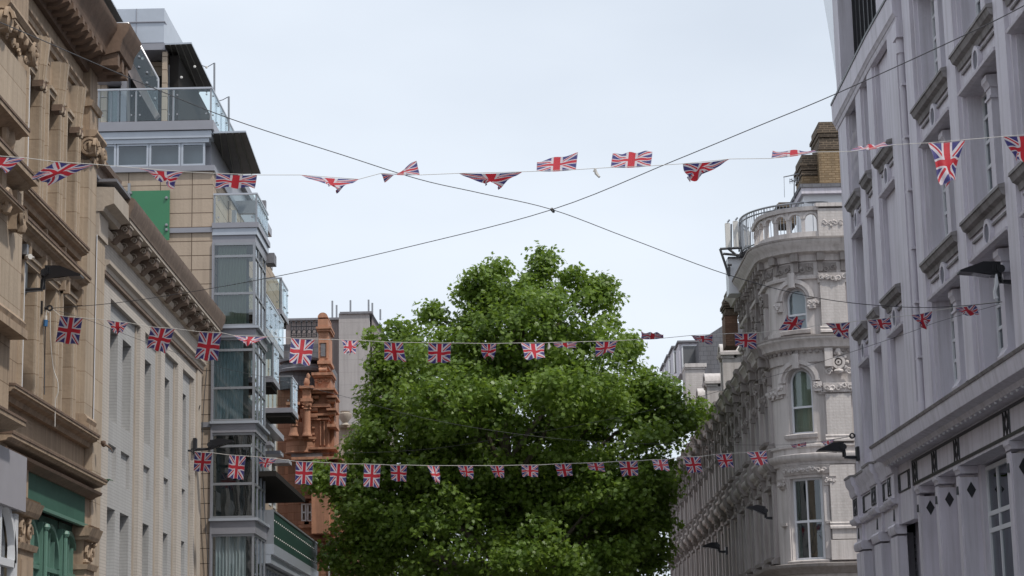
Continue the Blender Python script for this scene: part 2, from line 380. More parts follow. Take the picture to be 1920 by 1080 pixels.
def thing(name, label, cat, loc, group=None, kind=None):
    o = bpy.data.objects.new(name, None); S.collection.objects.link(o); o.location = loc; o['_o'] = tuple(loc); o.empty_display_size = .2
    return tag(o, label, cat, group, kind)
def tag(o, label=None, cat=None, group=None, kind=None):
    if label: o['label'] = label
    if cat: o['category'] = cat
    if group: o['group'] = group
    if kind: o['kind'] = kind
    return o
def yb(b, Y, dep, x0, y0, x1, y1):
    """box whose front stands at distance Y and spans the given outline"""
    p = at(x0, y1, Y); q = at(x1, y0, Y); pp = at(x0, y0, Y); qq = at(x1, y1, Y)
    b.wbox(((p.x + pp.x) / 2, Y, (p.z + qq.z) / 2), ((q.x + qq.x) / 2, Y + dep, (q.z + pp.z) / 2))
def window(parent, F, u0, u1, z0, z1, d, nu=2, nz=2, fm='whitef', gm='glass', cur=None, fw=.05, name='window', zr=None, sill=None, arch=0, glassd=.0):
    """a window part: frame mesh with pane (and curtain) below it"""
    b = mb(fm)
    b.box(F, u0, u0 + fw, d - .06, d, z0, z1); b.box(F, u1 - fw, u1, d - .06, d, z0, z1)
    b.box(F, u0 + fw, u1 - fw, d - .06, d, z0, z0 + fw)
    if not arch: b.box(F, u0 + fw, u1 - fw, d - .06, d, z1 - fw, z1)
    for i in range(1, nu): u = u0 + (u1 - u0) * i / nu; b.box(F, u - fw * .4, u + fw * .4, d - .05, d - .003, z0 + fw, z1 - (0 if arch else fw))
    for z in (zr if zr is not None else [z0 + (z1 - z0) * i / nz for i in range(1, nz)]): b.box(F, u0 + fw, u1 - fw, d - .055, d - .006, z - fw * .5, z + fw * .5)
    if arch: b.arch(F, (u0 + u1) / 2, z1, (u1 - u0) / 2 - fw, (u1 - u0) / 2, d - .06, d, sz=arch)
    o = b.build(name, parent)
    g = mb(gm); k = 4 if isinstance(F, Corner) else 1; zt = z1 + (arch * (u1 - u0) / 2 if arch else 0)
    for i in range(k):
        a, c = u0 + (u1 - u0) * i / k, u0 + (u1 - u0) * (i + 1) / k
        g.quad(F.w(a, d - .035, z0), F.w(c, d - .035, z0), F.w(c, d - .035, zt), F.w(a, d - .035, zt))
    g.build('pane', o, smooth=0)
    if cur:
        c = mb(cur[0]); lo = cur[1] if len(cur) > 1 else 0; hi = cur[2] if len(cur) > 2 else 1; n = 28
        if lo <= .5 and hi >= .99 and len(cur) > 3: segs = [(lo, cur[3]), (1 - cur[3], 1)]
        else: segs = [(lo, hi)]
        for (p, q) in segs:
            for i in range(n):
                t0, t1 = p + (q - p) * i / n, p + (q - p) * (i + 1) / n
                a, e = u0 + (u1 - u0) * t0, u0 + (u1 - u0) * t1; da, de = d - .15 + .03 * math.sin(i * 2.1), d - .15 + .03 * math.sin((i + 1) * 2.1)
                c.quad(F.w(a, da, z0), F.w(e, de, z0), F.w(e, de, zt), F.w(a, da, zt))
        c.build('curtain', o)
    return o
def cyl_along(b, p, q, r, seg=10): b.tube([p, q], r, seg)
# ------------------------------------------------------------------ ground
def sheet(name, x0, x1, y0, y1, z, m):
    b = mb(m); b.add([(x0, y0, z), (x1, y0, z), (x1, y1, z), (x0, y1, z)], [(0, 1, 2, 3)]); o = b.build(name, smooth=0); o['kind'] = 'structure'; return o
sheet('ground', -1500, 1500, -600, 2500, -.05, 'paving')
sheet('road', -5.2, 4.8, -30, 62, -.04, 'asphalt')
for nm, x0, x1 in (('pavement', -8.6, -5.2), ('pavement', 4.8, 8.6)):
    b = mb('paving'); b.wbox((x0, -30, -.045), (x1, 62, .08)); o = b.build(nm, smooth=0); o['kind'] = 'structure'

# ------------------------------------------------------------------ left: carved sandstone building
L = Fr((-8.6, 0), 0.0, 1)
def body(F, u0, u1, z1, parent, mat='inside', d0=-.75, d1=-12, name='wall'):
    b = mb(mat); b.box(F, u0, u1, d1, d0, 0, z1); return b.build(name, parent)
def ionic(parent, F, u0, u1, d, zt, mat='sandplain', r=.2):
    """capital: abacus, egg band and corner volutes that stand out of the shaft"""
    b = mb(mat); w_ = u1 - u0
    b.sweep(F, u0 - .12, u1 + .12, [(0, zt), (d + .16, zt), (d + .18, zt - .07), (d + .12, zt - .14), (0, zt - .14)])
    b.sweep(F, u0 - .05, u1 + .05, [(0, zt - .14), (d + .1, zt - .14), (d + .14, zt - .24), (d + .03, zt - .34), (0, zt - .36)])
    for uu, dr in ((u0 - .02, 1), (u1 + .02, -1)):
        b.spiral(F, uu, zt - .36, d + .13, r, .045, 2.3, -dr, 30)
        b.tube([F.w(uu, d + .02, zt - .36), F.w(uu, d + .13, zt - .36)], r * .9, 14); b.blob(F.w(uu, d + .16, zt - .36), .05, 6)
    # volutes seen from the near side
    FS = Fr((F.w(u0 - .06, 0, 0).x, F.w(u0 - .06, 0, 0).y), 0, 'f')
    x1 = F.w(u0, d, 0).x - FS.o[0]
    b.spiral(FS, x1 + (.02 if x1 > 0 else -.02), zt - .36, .06, r, .045, 2.3, 1, 30)
    b.tube([FS.w(x1, -.05, zt - .36), FS.w(x1, .06, zt - .36)], r * .9, 14)
    for i in range(5): b.blob(F.w(u0 + w_ * (i + .5) / 5, d + .1, zt - .3), (.06, .06, .09), 6)
    b.ornament(F, u0, u1, zt - .62, zt - .45, d + .03, 4, .06)
    return b.build('capital', parent)
T = thing('sandstone_building', 'carved brown sandstone building with giant Ionic pilasters above a green shopfront at the left edge', 'building', (-8.6, 36, 0))
W1 = [(35.55, 36.48), (37.13, 38.06), (38.70, 39.62)]
b = mb('sand'); holes = []
for a, c in W1: holes += [(a, c, 10.62, 12.80), (a, c, 7.0, 9.28)]
W0 = [(28.2, 29.2), (30.2, 31.2)]
b.shell(L, 33.75, 41.0, 5.2, 14.3, holes, .38)
b.shell(L, 24, 33.75, 0, 14.3, [(30.6, 32.0, 7.2, 9.6), (30.6, 32.0, 10.6, 12.6), (29.4, 33.4, 0, 5.0)], .5, .25)
b.quad(L.w(33.75, 0, 0), L.w(33.75, .25, 0), L.w(33.75, .25, 14.3), L.w(33.75, 0, 14.3))
b.quad(L.w(41.0, -.8, 5.2), L.w(41.0, 0, 5.2), L.w(41.0, 0, 15.2), L.w(41.0, -.8, 15.2))
wall = b.build('wall', T)
body(L, 24, 41.0, 15.0, T, name='inner_wall')
# window surrounds
for (a, c), (z0, z1) in [(w_, z_) for w_ in W1 for z_ in ((10.5, 12.80), (6.95, 9.28))]:
    b = mb('sandlight')
    if 1:
        for e in (a - .12, c): b.box(L, e, e + .12, 0, .035, z0, z1)
        for e in (a - .2, c + .12): b.box(L, e, e + .08, 0, .06, z0, z1)
        b.box(L, a - .2, c + .2, 0, .06, z1, z1 + .10); b.box(L, a - .16, c + .16, .003, .10, z1 + .10, z1 + .16)
    b.build('window_surround', T)
for a, c in W1:
    window(T, L, a, c, 10.62, 12.80, -.2, 2, 2, 'whitef', 'glass', ('curtainw', 0, 1), .06)
    window(T, L, a, c, 7.0, 9.28, -.2, 2, 2, 'whitef', 'glass', ('curtainw', 0, 1), .06)
window(T, L, 30.6, 32.0, 7.2, 9.6, .0, 2, 2, 'whitef', 'glass', None, .06); window(T, L, 30.6, 32.0, 10.6, 12.6, .0, 2, 2, 'whitef', 'glass', None, .06)
# scrolled keystones over the upper windows
for a, c in W1:
    b = mb('sandlight'); m = (a + c) / 2
    for q, (wd, dd) in enumerate(((.19, .16), (.12, .24), (.05, .28))):
        b.add([L.w(m - wd * .72, .0, 12.72), L.w(m + wd * .72, 0, 12.72), L.w(m + wd, 0, 13.55), L.w(m - wd, 0, 13.55),
               L.w(m - wd * .72, dd * .7, 12.72), L.w(m + wd * .72, dd * .7, 12.72), L.w(m + wd, dd, 13.55), L.w(m - wd, dd, 13.55)],
              [(0, 1, 2, 3), (4, 5, 6, 7), (0, 1, 5, 4), (1, 2, 6, 5), (2, 3, 7, 6), (3, 0, 4, 7)])
    b.mat('soot').box(L, m - .16, m + .16, 0, .2, 12.60, 12.72); b.mat('sandlight').blob(L.w(m + .12, .17, 12.62), (.05, .07, .08), 6); b.blob(L.w(m - .1, .17, 12.62), (.05, .07, .08), 6)
    b.build('keystone', T)
b = mb('sandplain')    # moulded panels between the keystones
for a, c in zip([33.95] + [x[1] for x in W1], [x[0] for x in W1] + [39.5]):
    if c - a > .3:
        for zz in (13.0, 13.35): b.box(L, a + .12, c - .12, 0, .05, zz, zz + .045)
b.sweep(L, 33.95, 40.1, [(0, 13.62), (.06, 13.64), (.07, 13.72), (.12, 13.76), (.12, 13.82), (0, 13.84)])
b.build('architrave', T)
# ledges and aprons
def ledge(F, u0, u1, d, z, h, mat='sandplain', top=.03, n=None, b=None):
    b = b or MB(); b.mat(mat)
    b.sweep(F, u0, u1, [(0, z - h), (d * .35, z - h), (d * .45, z - h * .62), (d * .8, z - h * .5), (d * .86, z - h * .36), (d, z - h * .34), (d, z - .035), (0, z - .005)], n)
    b.mat('soot' if mat in ('sandplain', 'soot') else ('roofgrime' if mat == 'bathp' else 'ledge')).sweep(F, u0 - .01, u1 + .01, [(0, z - .02), (d + .015, z - .034), (d + .015, z + .008), (0, z + top)], n)
    return b
for nm, u0, u1, d, z, h in (('sill', 33.95, 39.85, .26, 10.45, .24), ('hood', 34.0, 39.85, .30, 9.86, .28), ('string_course', 33.95, 41.0, .30, 6.88, .24), ('lower_cornice', 33.2, 41.0, .46, 5.98, .26)):
    ledge(L, u0, u1, d, z, h).build(nm, T)
for a, c in W1:
    b = mb('sandplain'); b.box(L, a - .2, a - .08, 0, .17, 9.3, 9.62); b.box(L, c + .08, c + .2, 0, .17, 9.3, 9.62)
    b.box(L, a - .1, c + .1, 0, .04, 9.93, 9.97); b.box(L, a - .1, c + .1, 0, .04, 10.12, 10.16); b.box(L, a - .22, a - .12, .0, .09, 9.86, 10.2); b.build('apron', T)
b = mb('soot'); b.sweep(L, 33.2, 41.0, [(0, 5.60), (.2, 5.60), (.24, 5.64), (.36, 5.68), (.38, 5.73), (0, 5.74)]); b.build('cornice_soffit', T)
# giant pilasters
def pilaster(u0, u1, d, z0, z1, nm='pilaster', mat='sandlight'):
    b = mb(mat); b.box(L, u0, u1, 0, d, z0, z1); b.box(L, u0 - .04, u1 + .04, 0, d - .1, z0, z1)
    b.mat('sandplain').sweep(L, u0 - .1, u1 + .06, [(0, z0 - .02), (d + .12, z0 - .02), (d + .12, z0 + .12), (d + .06, z0 + .16), (d + .09, z0 + .24), (d + .03, z0 + .32), (0, z0 + .34)])
    return b.build(nm, T)
pilaster(40.15, 40.92, .16, 6.88, 12.35); ionic(T, L, 40.15, 40.9, .16, 12.95, r=.19)
pilaster(31.9, 33.7, .42, 7.6, 12.2); ionic(T, L, 31.9, 33.7, .42, 12.85, r=.22)
b = mb('sandplain'); b.box(L, 40.15, 40.98, 0, .16, 12.95, 13.6); b.sweep(L, 40.08, 41.02, [(0, 13.45), (.2, 13.47), (.24, 13.58), (0, 13.66)]); b.box(L, 40.2, 40.9, 0, .14, 13.62, 14.3); b.build('entablature_block', T)
b = mb('sandplain'); b.box(L, 31.8, 33.72, .2, .42, 12.85, 14.3); b.build('entablature_block', T)
# top cornice with modillions
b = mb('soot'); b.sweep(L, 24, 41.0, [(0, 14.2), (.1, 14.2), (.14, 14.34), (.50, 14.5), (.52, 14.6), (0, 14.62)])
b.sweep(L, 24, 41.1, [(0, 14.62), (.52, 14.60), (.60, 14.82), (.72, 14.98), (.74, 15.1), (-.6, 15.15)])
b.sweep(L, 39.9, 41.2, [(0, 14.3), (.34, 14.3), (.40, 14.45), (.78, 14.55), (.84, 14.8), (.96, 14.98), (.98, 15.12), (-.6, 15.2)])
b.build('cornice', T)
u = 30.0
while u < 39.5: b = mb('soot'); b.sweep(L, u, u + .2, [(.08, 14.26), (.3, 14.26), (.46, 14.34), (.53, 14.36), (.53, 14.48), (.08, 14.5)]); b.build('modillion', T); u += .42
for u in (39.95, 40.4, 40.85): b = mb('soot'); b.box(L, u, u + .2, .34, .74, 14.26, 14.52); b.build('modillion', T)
# projecting bay at the frame's edge: hooded ledges, carved figure, brackets
zA = 11.32
for k, (x, y, dd) in enumerate(((55, 262, .80), (72, 356, .80), (45, 402, .72), (48, 806, .80))):
    u, z = L.px(x, y, dd); hh = (.32, .36, .2, .3)[k]
    ledge(L, 28, u, dd, z + hh * .5, hh).build('balcony_ledge', T)
b = mb('sandplain'); u, z = L.px(22, 265, .62)
b.box(L, u - 1.6, u + .5, .3, .5, z - .5, z + .45)
for (du_, dz, r) in ((0, .28, (.09, .09, .11)), (0, 0, (.13, .12, .24)), (.08, -.28, (.12, .11, .18)), (-.3, .05, (.1, .1, .2)), (-.32, .27, (.07, .07, .09)), (.2, .05, (.05, .05, .2))): b.blob(L.w(u + du_, .56, z + dz), r, 8, .15)
b.ornament(L, u - 1.4, u + .4, z - .45, z - .2, .55, 6, .06); b.build('carved_figure', T)
for x, y in ((40, 410), (12, 372)):
    b = mb('sandplain'); u, z = L.px(x, y, .6); b.spiral(L, u, z, .62, .16, .05, 2, 1, 22); b.box(L, u - .14, u + .14, .3, .56, z - .2, z + .45); b.blob(L.w(u, .6, z - .15), (.1, .1, .12), 6); b.build('console', T)
b = mb('whitef'); b.tube([L.w(41.0, .17, 6.9), L.w(41.0, .17, 11.0)], .011, 6); b.tube([L.w(35.52, .03, 7.0), L.w(35.52, .03, 12.7)], .02, 6); b.build('conduit', T)
# roof slab
b = mb('roofgrime'); b.box(L, 24, 41.0, -12, 0, 15.12, 15.3); b.build('roof', T)
# shopfront
b = mb('green'); b.box(L, 35.5, 40.45, -.1, .15, 5.08, 5.61); b.mat('greenlight').sweep(L, 35.5, 40.45, [(.15, 5.0), (.24, 5.0), (.24, 5.06), (.15, 5.09)]); b.build('fascia', T)
for i in range(3):
    u0 = 35.55 + i * 1.63; u1 = u0 + 1.6
    b = mb('greenlight')
    b.box(L, u0, u0 + .07, -.1, .12, 0, 4.85); b.box(L, u1 - .05, u1, -.1, .1, 0, 4.85)
    b.tube([L.w(u0 + .03, .13, 0), L.w(u0 + .03, .13, 4.72)], .045, 8); b.blob(L.w(u0 + .03, .14, 4.76), .075, 8)
    b.arch(L, (u0 + u1) / 2, 4.1, .70, .78, -.05, .06, n=18, sz=1.0)
    b.box(L, u0 + .04, u1 - .04, -.08, .06, 4.0, 4.08); b.box(L, u0 + .04, u1 - .04, -.08, .04, 3.72, 3.78)
    for k in (1, 2, 3): uu = u0 + .07 + (u1 - u0 - .12) * k / 4; b.box(L, uu - .025, uu + .025, -.06, .035, 0, 4.1 + (.62 if k == 2 else .48))
    b.mat('green').archfill(L, (u0 + u1) / 2, 4.1, .78, 5.0, -.06, 0, n=16)
    o = b.build('shop_window', T)
    g = mb('dglass'); g.quad(L.w(u0, -.04, 0), L.w(u1, -.04, 0), L.w(u1, -.04, 4.9), L.w(u0, -.04, 4.9)); g.build('pane', o, smooth=0)
for u0, u1, d in ((34.35, 35.5, .32), (40.1, 41.0, .24)):
    b = mb('sandplain'); b.box(L, u0, u1, 0, d, 0, 4.2); b.box(L, u0 + .05, u1 - .05, 0, d - .05, 4.2, 4.75)
    for dd, z0, z1 in ((.10, 4.75, 4.82), (.16, 4.82, 4.98), (.10, 4.98, 5.03), (.08, 4.18, 4.28)): b.sweep(L, u0 - dd * .6, u1 + dd * .3, [(0, z0), (d + dd * .6, z0), (d + dd, z1), (0, z1)])
    b.ornament(L, u0 + .05, u1 - .05, 4.32, 4.7, d, 2, .07); b.box(L, u0 + .22, u1 - .22, d, d + .02, 0, 4.02)
    b.box(L, u0, u1, 0, d - .12, 5.02, 5.61); b.build('shop_pilaster', T)
b = mb('grey'); b.box(L, 28, 34.1, .3, .5, 4.75, 5.65); b.build('shop_sign_board', T)
b = mb('whitef'); b.arch(L, 32.9, 3.9, .9, 1.0, .3, .42, n=16); b.box(L, 33.75, 33.95, .3, .42, 0, 4.7); b.box(L, 30, 33.8, .3, .42, 3.82, 3.94); b.box(L, 32.85, 32.95, .3, .4, 0, 4.8); o = b.build('shop_window_arched', T); o.name = 'shop_window'
g = mb('dglass'); g.quad(L.w(29.5, .28, 0), L.w(33.9, .28, 0), L.w(33.9, .28, 4.75), L.w(29.5, .28, 4.75)); g.build('pane', o, smooth=0)

# ------------------------------------------------------------------ left: low cream building with bracketed cornice
T = thing('cream_building', 'low cream building with ribbed wall, tall slot windows and a deep bracketed cornice', 'building', (-8.6, 48, 0))
cols = [(43.76, 44.78), (45.33, 46.36), (47.85, 48.93), (50.5, 51.57), (53.25, 54.2)]
bays = [(43.4, 46.95), (47.55, 49.7), (50.3, 52.3), (53.05, 54.95)]
b = mb('bath'); b.shell(L, 41.1, 56.0, 0, 12.0, [(a, c, 0, 10.15) for a, c in bays], .10)
b.quad(L.w(56, -1, 0), L.w(56, 0, 0), L.w(56, 0, 12), L.w(56, -1, 12)); b.quad(L.w(41.1, -1, 0), L.w(41.1, 0, 0), L.w(41.1, 0, 12), L.w(41.1, -1, 12)); b.build('wall', T)
b = mb('bay')
for a, c in bays:
    hs = [(p, q, z0, z1) for p, q in cols if a < p < c for z0, z1 in ((2.6, 5.74), (7.62, 9.6), (6.32, 7.1))]
    b.shell(L, a, c, 0, 10.15, hs, .28, -.10)
b.build('recessed_bay', T)
for a, c in bays:
    for e in (a + .12, c - .2): b = mb('bathp'); b.box(L, e, e + .06, -.1, -.06, 0, 10.12); b.build('jamb_strip', T)
for p, q in cols:
    b = mb('bay'); b.box(L, p, q, -.18, -.17, 6.3, 7.12); b.build('sunk_panel', T)
for p, q in cols:
    for z0, z1 in ((2.6, 5.74), (7.62, 9.6)): window(T, L, p, q, z0, z1, -.3, 1, 2, 'galv', 'dglass', None, .05)
body(L, 41.1, 56.0, 11.6, T, name='inner_wall')
b = mb('sandlight'); b.box(L, 41.02, 41.9, 0, .16, 0, 11.0); b.build('corner_pilaster', T); b = mb('bathp'); b.box(L, 55.2, 55.9, 0, .05, 0, 10.55); b.build('corner_pilaster', T)
b = mb('bathp'); b.sweep(L, 42.4, 56.05, [(0, 10.55), (.08, 10.56), (.09, 10.66), (.16, 10.7), (.16, 10.78), (0, 10.8)]); b.mat('roofgrime').sweep(L, 42.4, 56.05, [(0, 10.46), (.07, 10.48), (.07, 10.56), (0, 10.56)]); b.build('string_course', T)
b = mb('bathp'); b.box(L, 41.05, 42.0, 0, .2, 11.0, 11.5); b.sweep(L, 41.03, 42.75, [(0, 11.5), (.28, 11.51), (.32, 11.6), (.50, 11.66), (.50, 12.0), (0, 12.02)]); b.build('cornice_end', T)
b = mb('bathp'); b.sweep(L, 42.0, 56.1, [(0, 11.28), (.1, 11.3), (.14, 11.42), (0, 11.5)]); b.sweep(L, 42.7, 56.3, [(-.8, 11.66), (.50, 11.66), (.50, 11.74), (-.8, 11.76)])
b.mat('roofgrime').sweep(L, 42.65, 56.45, [(-.8, 11.76), (.52, 11.74), (.54, 11.84), (.61, 11.98), (.62, 12.14), (.55, 12.18), (-1.2, 12.3)]); b.build('cornice', T)
k = 0; u = 42.95
while u < 56:
    b = mb('roofgrime'); b.add([L.w(u + a, d_, z) for a in (0, .34) for d_, z in ((0, 11.30), (.12, 11.28), (.26, 11.42), (.44, 11.46), (.47, 11.66), (0, 11.66))],
        [(0, 1, 2, 3, 4, 5), (11, 10, 9, 8, 7, 6)] + [(i, (i + 1) % 6, (i + 1) % 6 + 6, i + 6) for i in range(6)])
    b.mat('bathp').spiral(Fr((-8.6, u - .01), 0, 'f'), .12, 11.42, .01, .09, .02, 1.6, 1, 14); b.spiral(Fr((-8.6, u - .01), 0, 'f'), .36, 11.55, .01, .07, .02, 1.4, -1, 12); b.box(L, u - .02, u + .36, .42, .48, 11.6, 11.65); b.build('bracket', T); u += 1.12
b = mb('lead'); b.box(L, 41.1, 56, -3, .1, 12.28, 12.34); b.box(L, 41.1, 42.7, -.8, .53, 12.14, 12.2); b.build('roof', T)
b = mb('roofgrime')    # end pedestal with scroll against the neighbour
p = L.px(195, 348, .1); b.box(L, 41.15, 43.6, -.8, -.02, 12.25, 12.75); b.sweep(L, 41.1, 43.8, [(-.85, 12.72), (.1, 12.72), (.12, 12.82), (-.85, 12.9)]); b.build('parapet', T)

# ------------------------------------------------------------------ left: modern apartment block
YM = 57.0
FM = Fr((0, YM), 0, 'f')
def xm(x, y=500, Y=YM): return at(x, y, Y).x
def zm(y, x=400, Y=YM): return at(x, y, Y).z
T = thing('apartment_building', 'modern flats of buff panels and grey metal with glass balconies and stepped roof terraces', 'building', (-10, YM, 0))
XE = -8.45; XB = -7.23
b = mb('clad'); b.box(FM, -20, XE, -16, 0, 0, zm(318)); b.build('wall', T)
b = mb('metal')
for y in (430, 600, 795): z = zm(y); b.box(FM, -12.5, XE + .02, 0, .06, z - .09, z + .05)
z1, z0 = zm(311), zm(321); b.box(FM, -20, XE + .06, -14, .1, z0, z1); b.build('band_course', T)
# strip of windows under the first terrace
b = mb('metal'); ZT = zm(227); zs0, zs1 = zm(311), zm(266)
b.box(FM, -20, XE - .12, -14, -.45, zs0, zs1 + .6); b.build('window_band_wall', T)
for i, (xa, xb) in enumerate(((184, 217), (218, 278), (279, 338), (339, 384))):
    window(T, FM, xm(xa, 290), xm(xb, 290), zs0 + .03, zs1, -.05, 1, 1, 'metallight', 'dglass', None, .06)
b = mb('metallight'); b.box(FM, -20, XE - .05, -.5, .05, zm(258), zm(245)); b.box(FM, -20, XE - .12, -.5, .0, zm(266), zm(258)); b.mat('metal').box(FM, -20, XE + .02, -14, .12, zm(244), ZT); b.build('terrace_edge', T)
# first terrace: glass, posts and rail
def balustrade(F, u0, u1, z0, h, parent, step=1.3, d=0, bolts=True, rail='chrome', dense=False):
    g = mb('balglass'); n = max(1, round((u1 - u0) / step)); P = mb('galv'); Rl = mb(rail)
    for i in range(n):
        a, c = u0 + (u1 - u0) * i / n + .03, u0 + (u1 - u0) * (i + 1) / n - .03
        g.box(F, a, c, d - .006, d + .006, z0 + .05, z0 + h - .06)
        if bolts:
            for e in ((a + .09, c - .09) if not dense else [a + (c - a) * t for t in (.12, .5, .88)]):
                for zz in (.22, .78): q = F.w(e, d, z0 + h * zz); q2 = F.w(e, d + .03, z0 + h * zz); P.tube([q, q2], .028, 6)
    for i in range(n + 1): u = u0 + (u1 - u0) * i / n; P.box(F, u - .025, u + .025, d - .05, d - .01, z0, z0 + h)
    Rl.box(F, u0 - .03, u1 + .03, d - .045, d + .015, z0 + h - .05, z0 + h)
    o = g.build('balustrade', parent, smooth=0); P.build('railing', o); Rl.build('handrail', o); return o
SM = lambda x: Fr((x, YM), 0, 1)       # a wall running back from the front, facing the street
balustrade(FM, -11.75, XE - .08, ZT, 1.02, T, 1.0)
balustrade(SM(XE - .05), 0.05, 5.2, ZT, 1.02, T, 1.05)
# set-back upper storey behind the first terrace
Y2 = YM + 2.2; F2 = Fr((0, Y2), 0, 'f')
def x2(x, y=200): return at(x, y, Y2).x
def z2(y, x=350): return at(x, y, Y2).z
b = mb('clad'); b.box(F2, x2(303), x2(309 + 3), -9, 0, ZT, z2(96)); b.box(F2, -20, x2(200), -9, 0, ZT, z2(96)); b.box(F2, x2(303), x2(309 + 3) - 0, -9, -.2, ZT, z2(96)); b.box(F2, x2(270), x2(308), -9, -1.0, ZT, z2(96)); b.build('upper_wall', T)
b = mb('deep'); b.box(F2, x2(236), x2(302), -.9, -.6, ZT, z2(130)); b.box(F2, x2(312), x2(330), -9, -.4, ZT, z2(96)); b.build('dark_opening', T)  # black blocks stand for the unlit interior behind the terrace, no real door
window(T, F2, x2(192), x2(222), ZT + .1, z2(162), -.1, 2, 1, 'metal', 'dglass', ('curtainw',), .05); window(T, Fr((x2(312), Y2), 0, 1), .3, 3.2, ZT + .05, z2(115), .02, 3, 1, 'metal', 'dglass', None, .05)
b = mb('metal'); b.box(F2, x2(226), x2(237), -1, 0, ZT, z2(134)); b.box(F2, x2(185), x2(228), -1, .4, z2(156), z2(150)); b.box(F2, x2(184), x2(309), -6, .1, z2(94), z2(82)); b.build('terrace_frame', T)
# raking glass stair parapet from the upper terrace
b = mb('concreted')
Ps = [at(238, 96, Y2 - .6), at(298, 214, Y2 - .4), at(290, 222, Y2 - .4), at(232, 122, Y2 - .6)]
for dy in (0,): b.add([p for p in Ps] + [p + Vector((0, .25, 0)) for p in Ps], [(0, 1, 2, 3), (7, 6, 5, 4), (0, 4, 5, 1), (1, 5, 6, 2), (2, 6, 7, 3), (3, 7, 4, 0)])
b.mat('balglass'); Pg = [at(238, 48, Y2 - .7), at(296, 148, Y2 - .5), at(296, 212, Y2 - .5), at(238, 94, Y2 - .7)]
b.add(Pg + [p + Vector((0, .012, 0)) for p in Pg], [(0, 1, 2, 3), (7, 6, 5, 4), (0, 4, 5, 1), (1, 5, 6, 2), (2, 6, 7, 3), (3, 7, 4, 0)])
b.mat('chrome').tube([at(190, 44, Y2 - .7), at(240, 43, Y2 - .7), at(297, 148, Y2 - .5), at(297, 165, Y2 - .5)], .03, 6)
b.mat('balglass'); Pg = [at(194, 46, Y2 - .7), at(236, 45, Y2 - .7), at(236, 94, Y2 - .7), at(194, 94, Y2 - .7)]; b.quad(*Pg)
b.mat('galv').tube([at(239, 46, Y2 - .72), at(239, 95, Y2 - .72)], .035, 6)
for t in (.15, .4, .65, .9):
    for q in (.3, .7): p = Vector(Ps[0]).lerp(Ps[1], t) + Vector((0, -.15, q * .8)); b.blob(p, .04, 6)
b.build('stair_parapet', T)
# roof storeys
Y3 = YM + 3.5; F3 = Fr((0, Y3), 0, 'f')
def x3(x, y=60): return at(x, y, Y3).x
def z3(y, x=280): return at(x, y, Y3).z
b = mb('metallight'); b.box(F3, -20, x3(308, 30), -5, 0, z3(80), z3(16)); b.mat('metal').box(F3, -20, x3(310, 42), -5, .05, z3(42.5), z3(41)); b.box(F3, x3(255), x3(256), 0, .02, z3(80), z3(16)); b.mat('metallight')
pA = at(308, 16, Y3); pB = at(337, 82, Y3 + 3.5); b.add([(pA.x, Y3, z3(80)), (pA.x, Y3, pA.z), (pA.x + .1, Y3 + 5, pA.z - .1), (pA.x + .1, Y3 + 5, z3(80)), (pA.x + .28, Y3 + 2, z3(80))], [(0, 1, 2, 3), (0, 1, 4), (1, 2, 4), (2, 3, 4)])
b.build('roof_storey', T)
# big tilted roof canopies seen from below
def canopy(pts, Y0, Y1, th, nm='canopy'):
    b = mb('metallight'); lo = [Vector(p) for p in pts]; b.add(lo + [p + Vector((0, 0, th)) for p in lo], [(4, 5, 6, 7), (0, 4, 5, 1), (1, 5, 6, 2), (2, 6, 7, 3), (3, 7, 4, 0)])
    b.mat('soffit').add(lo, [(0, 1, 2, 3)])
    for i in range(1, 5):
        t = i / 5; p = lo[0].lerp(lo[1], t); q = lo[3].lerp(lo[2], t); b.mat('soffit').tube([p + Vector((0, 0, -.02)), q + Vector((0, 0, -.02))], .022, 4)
    return b.build(nm, T)
def corner4(a, b_, c, e, Ya, Yb): return [at(*a, Ya), at(*b_, Ya), at(*c, Yb), at(*e, Yb)]
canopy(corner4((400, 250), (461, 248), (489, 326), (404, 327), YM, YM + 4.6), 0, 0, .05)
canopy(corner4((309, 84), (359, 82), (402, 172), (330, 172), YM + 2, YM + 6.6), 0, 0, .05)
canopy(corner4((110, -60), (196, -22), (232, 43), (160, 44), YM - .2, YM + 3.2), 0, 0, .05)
b = mb('galv')
for (x, y0, y1, Y) in ((402, 118, 175, YM + 3.5), (429, 181, 242, YM + 1.5)): b.tube([at(x, y0, Y), at(x, y1 + 6, Y)], .03, 6)
b.build('light_mast', T)
b = mb('black'); 
for pts in (((376, 122), (388, 126), (402, 118)), ((408, 190), (418, 187), (429, 181))): b.tube([at(x, y, YM + 2.5) for x, y in pts], .012, 4)
b.mat('antenna')
for x, y in ((387, 126), (409, 196), (310, 115), (340, 145), (365, 125), (253, 148), (267, 110), (296, 150)): b.blob(at(x, y, YM + 2.3), .045, 6)
b.build('festoon_light', T)
# green privacy screen behind the cream cornice
b = mb('greenpane'); b.box(FM, xm(228), xm(318), .09, .12, zm(450), zm(357)); o = b.build('green_screen', T)
b = mb('galv'); b.box(FM, xm(239), xm(244), .12, .16, zm(380), zm(343))
for x, y in ((312, 371), (312, 422), (312, 431), (245, 362)): b.blob(at(x, y, YM - .14), .05, 6)
b.build('screen_fixing', o)
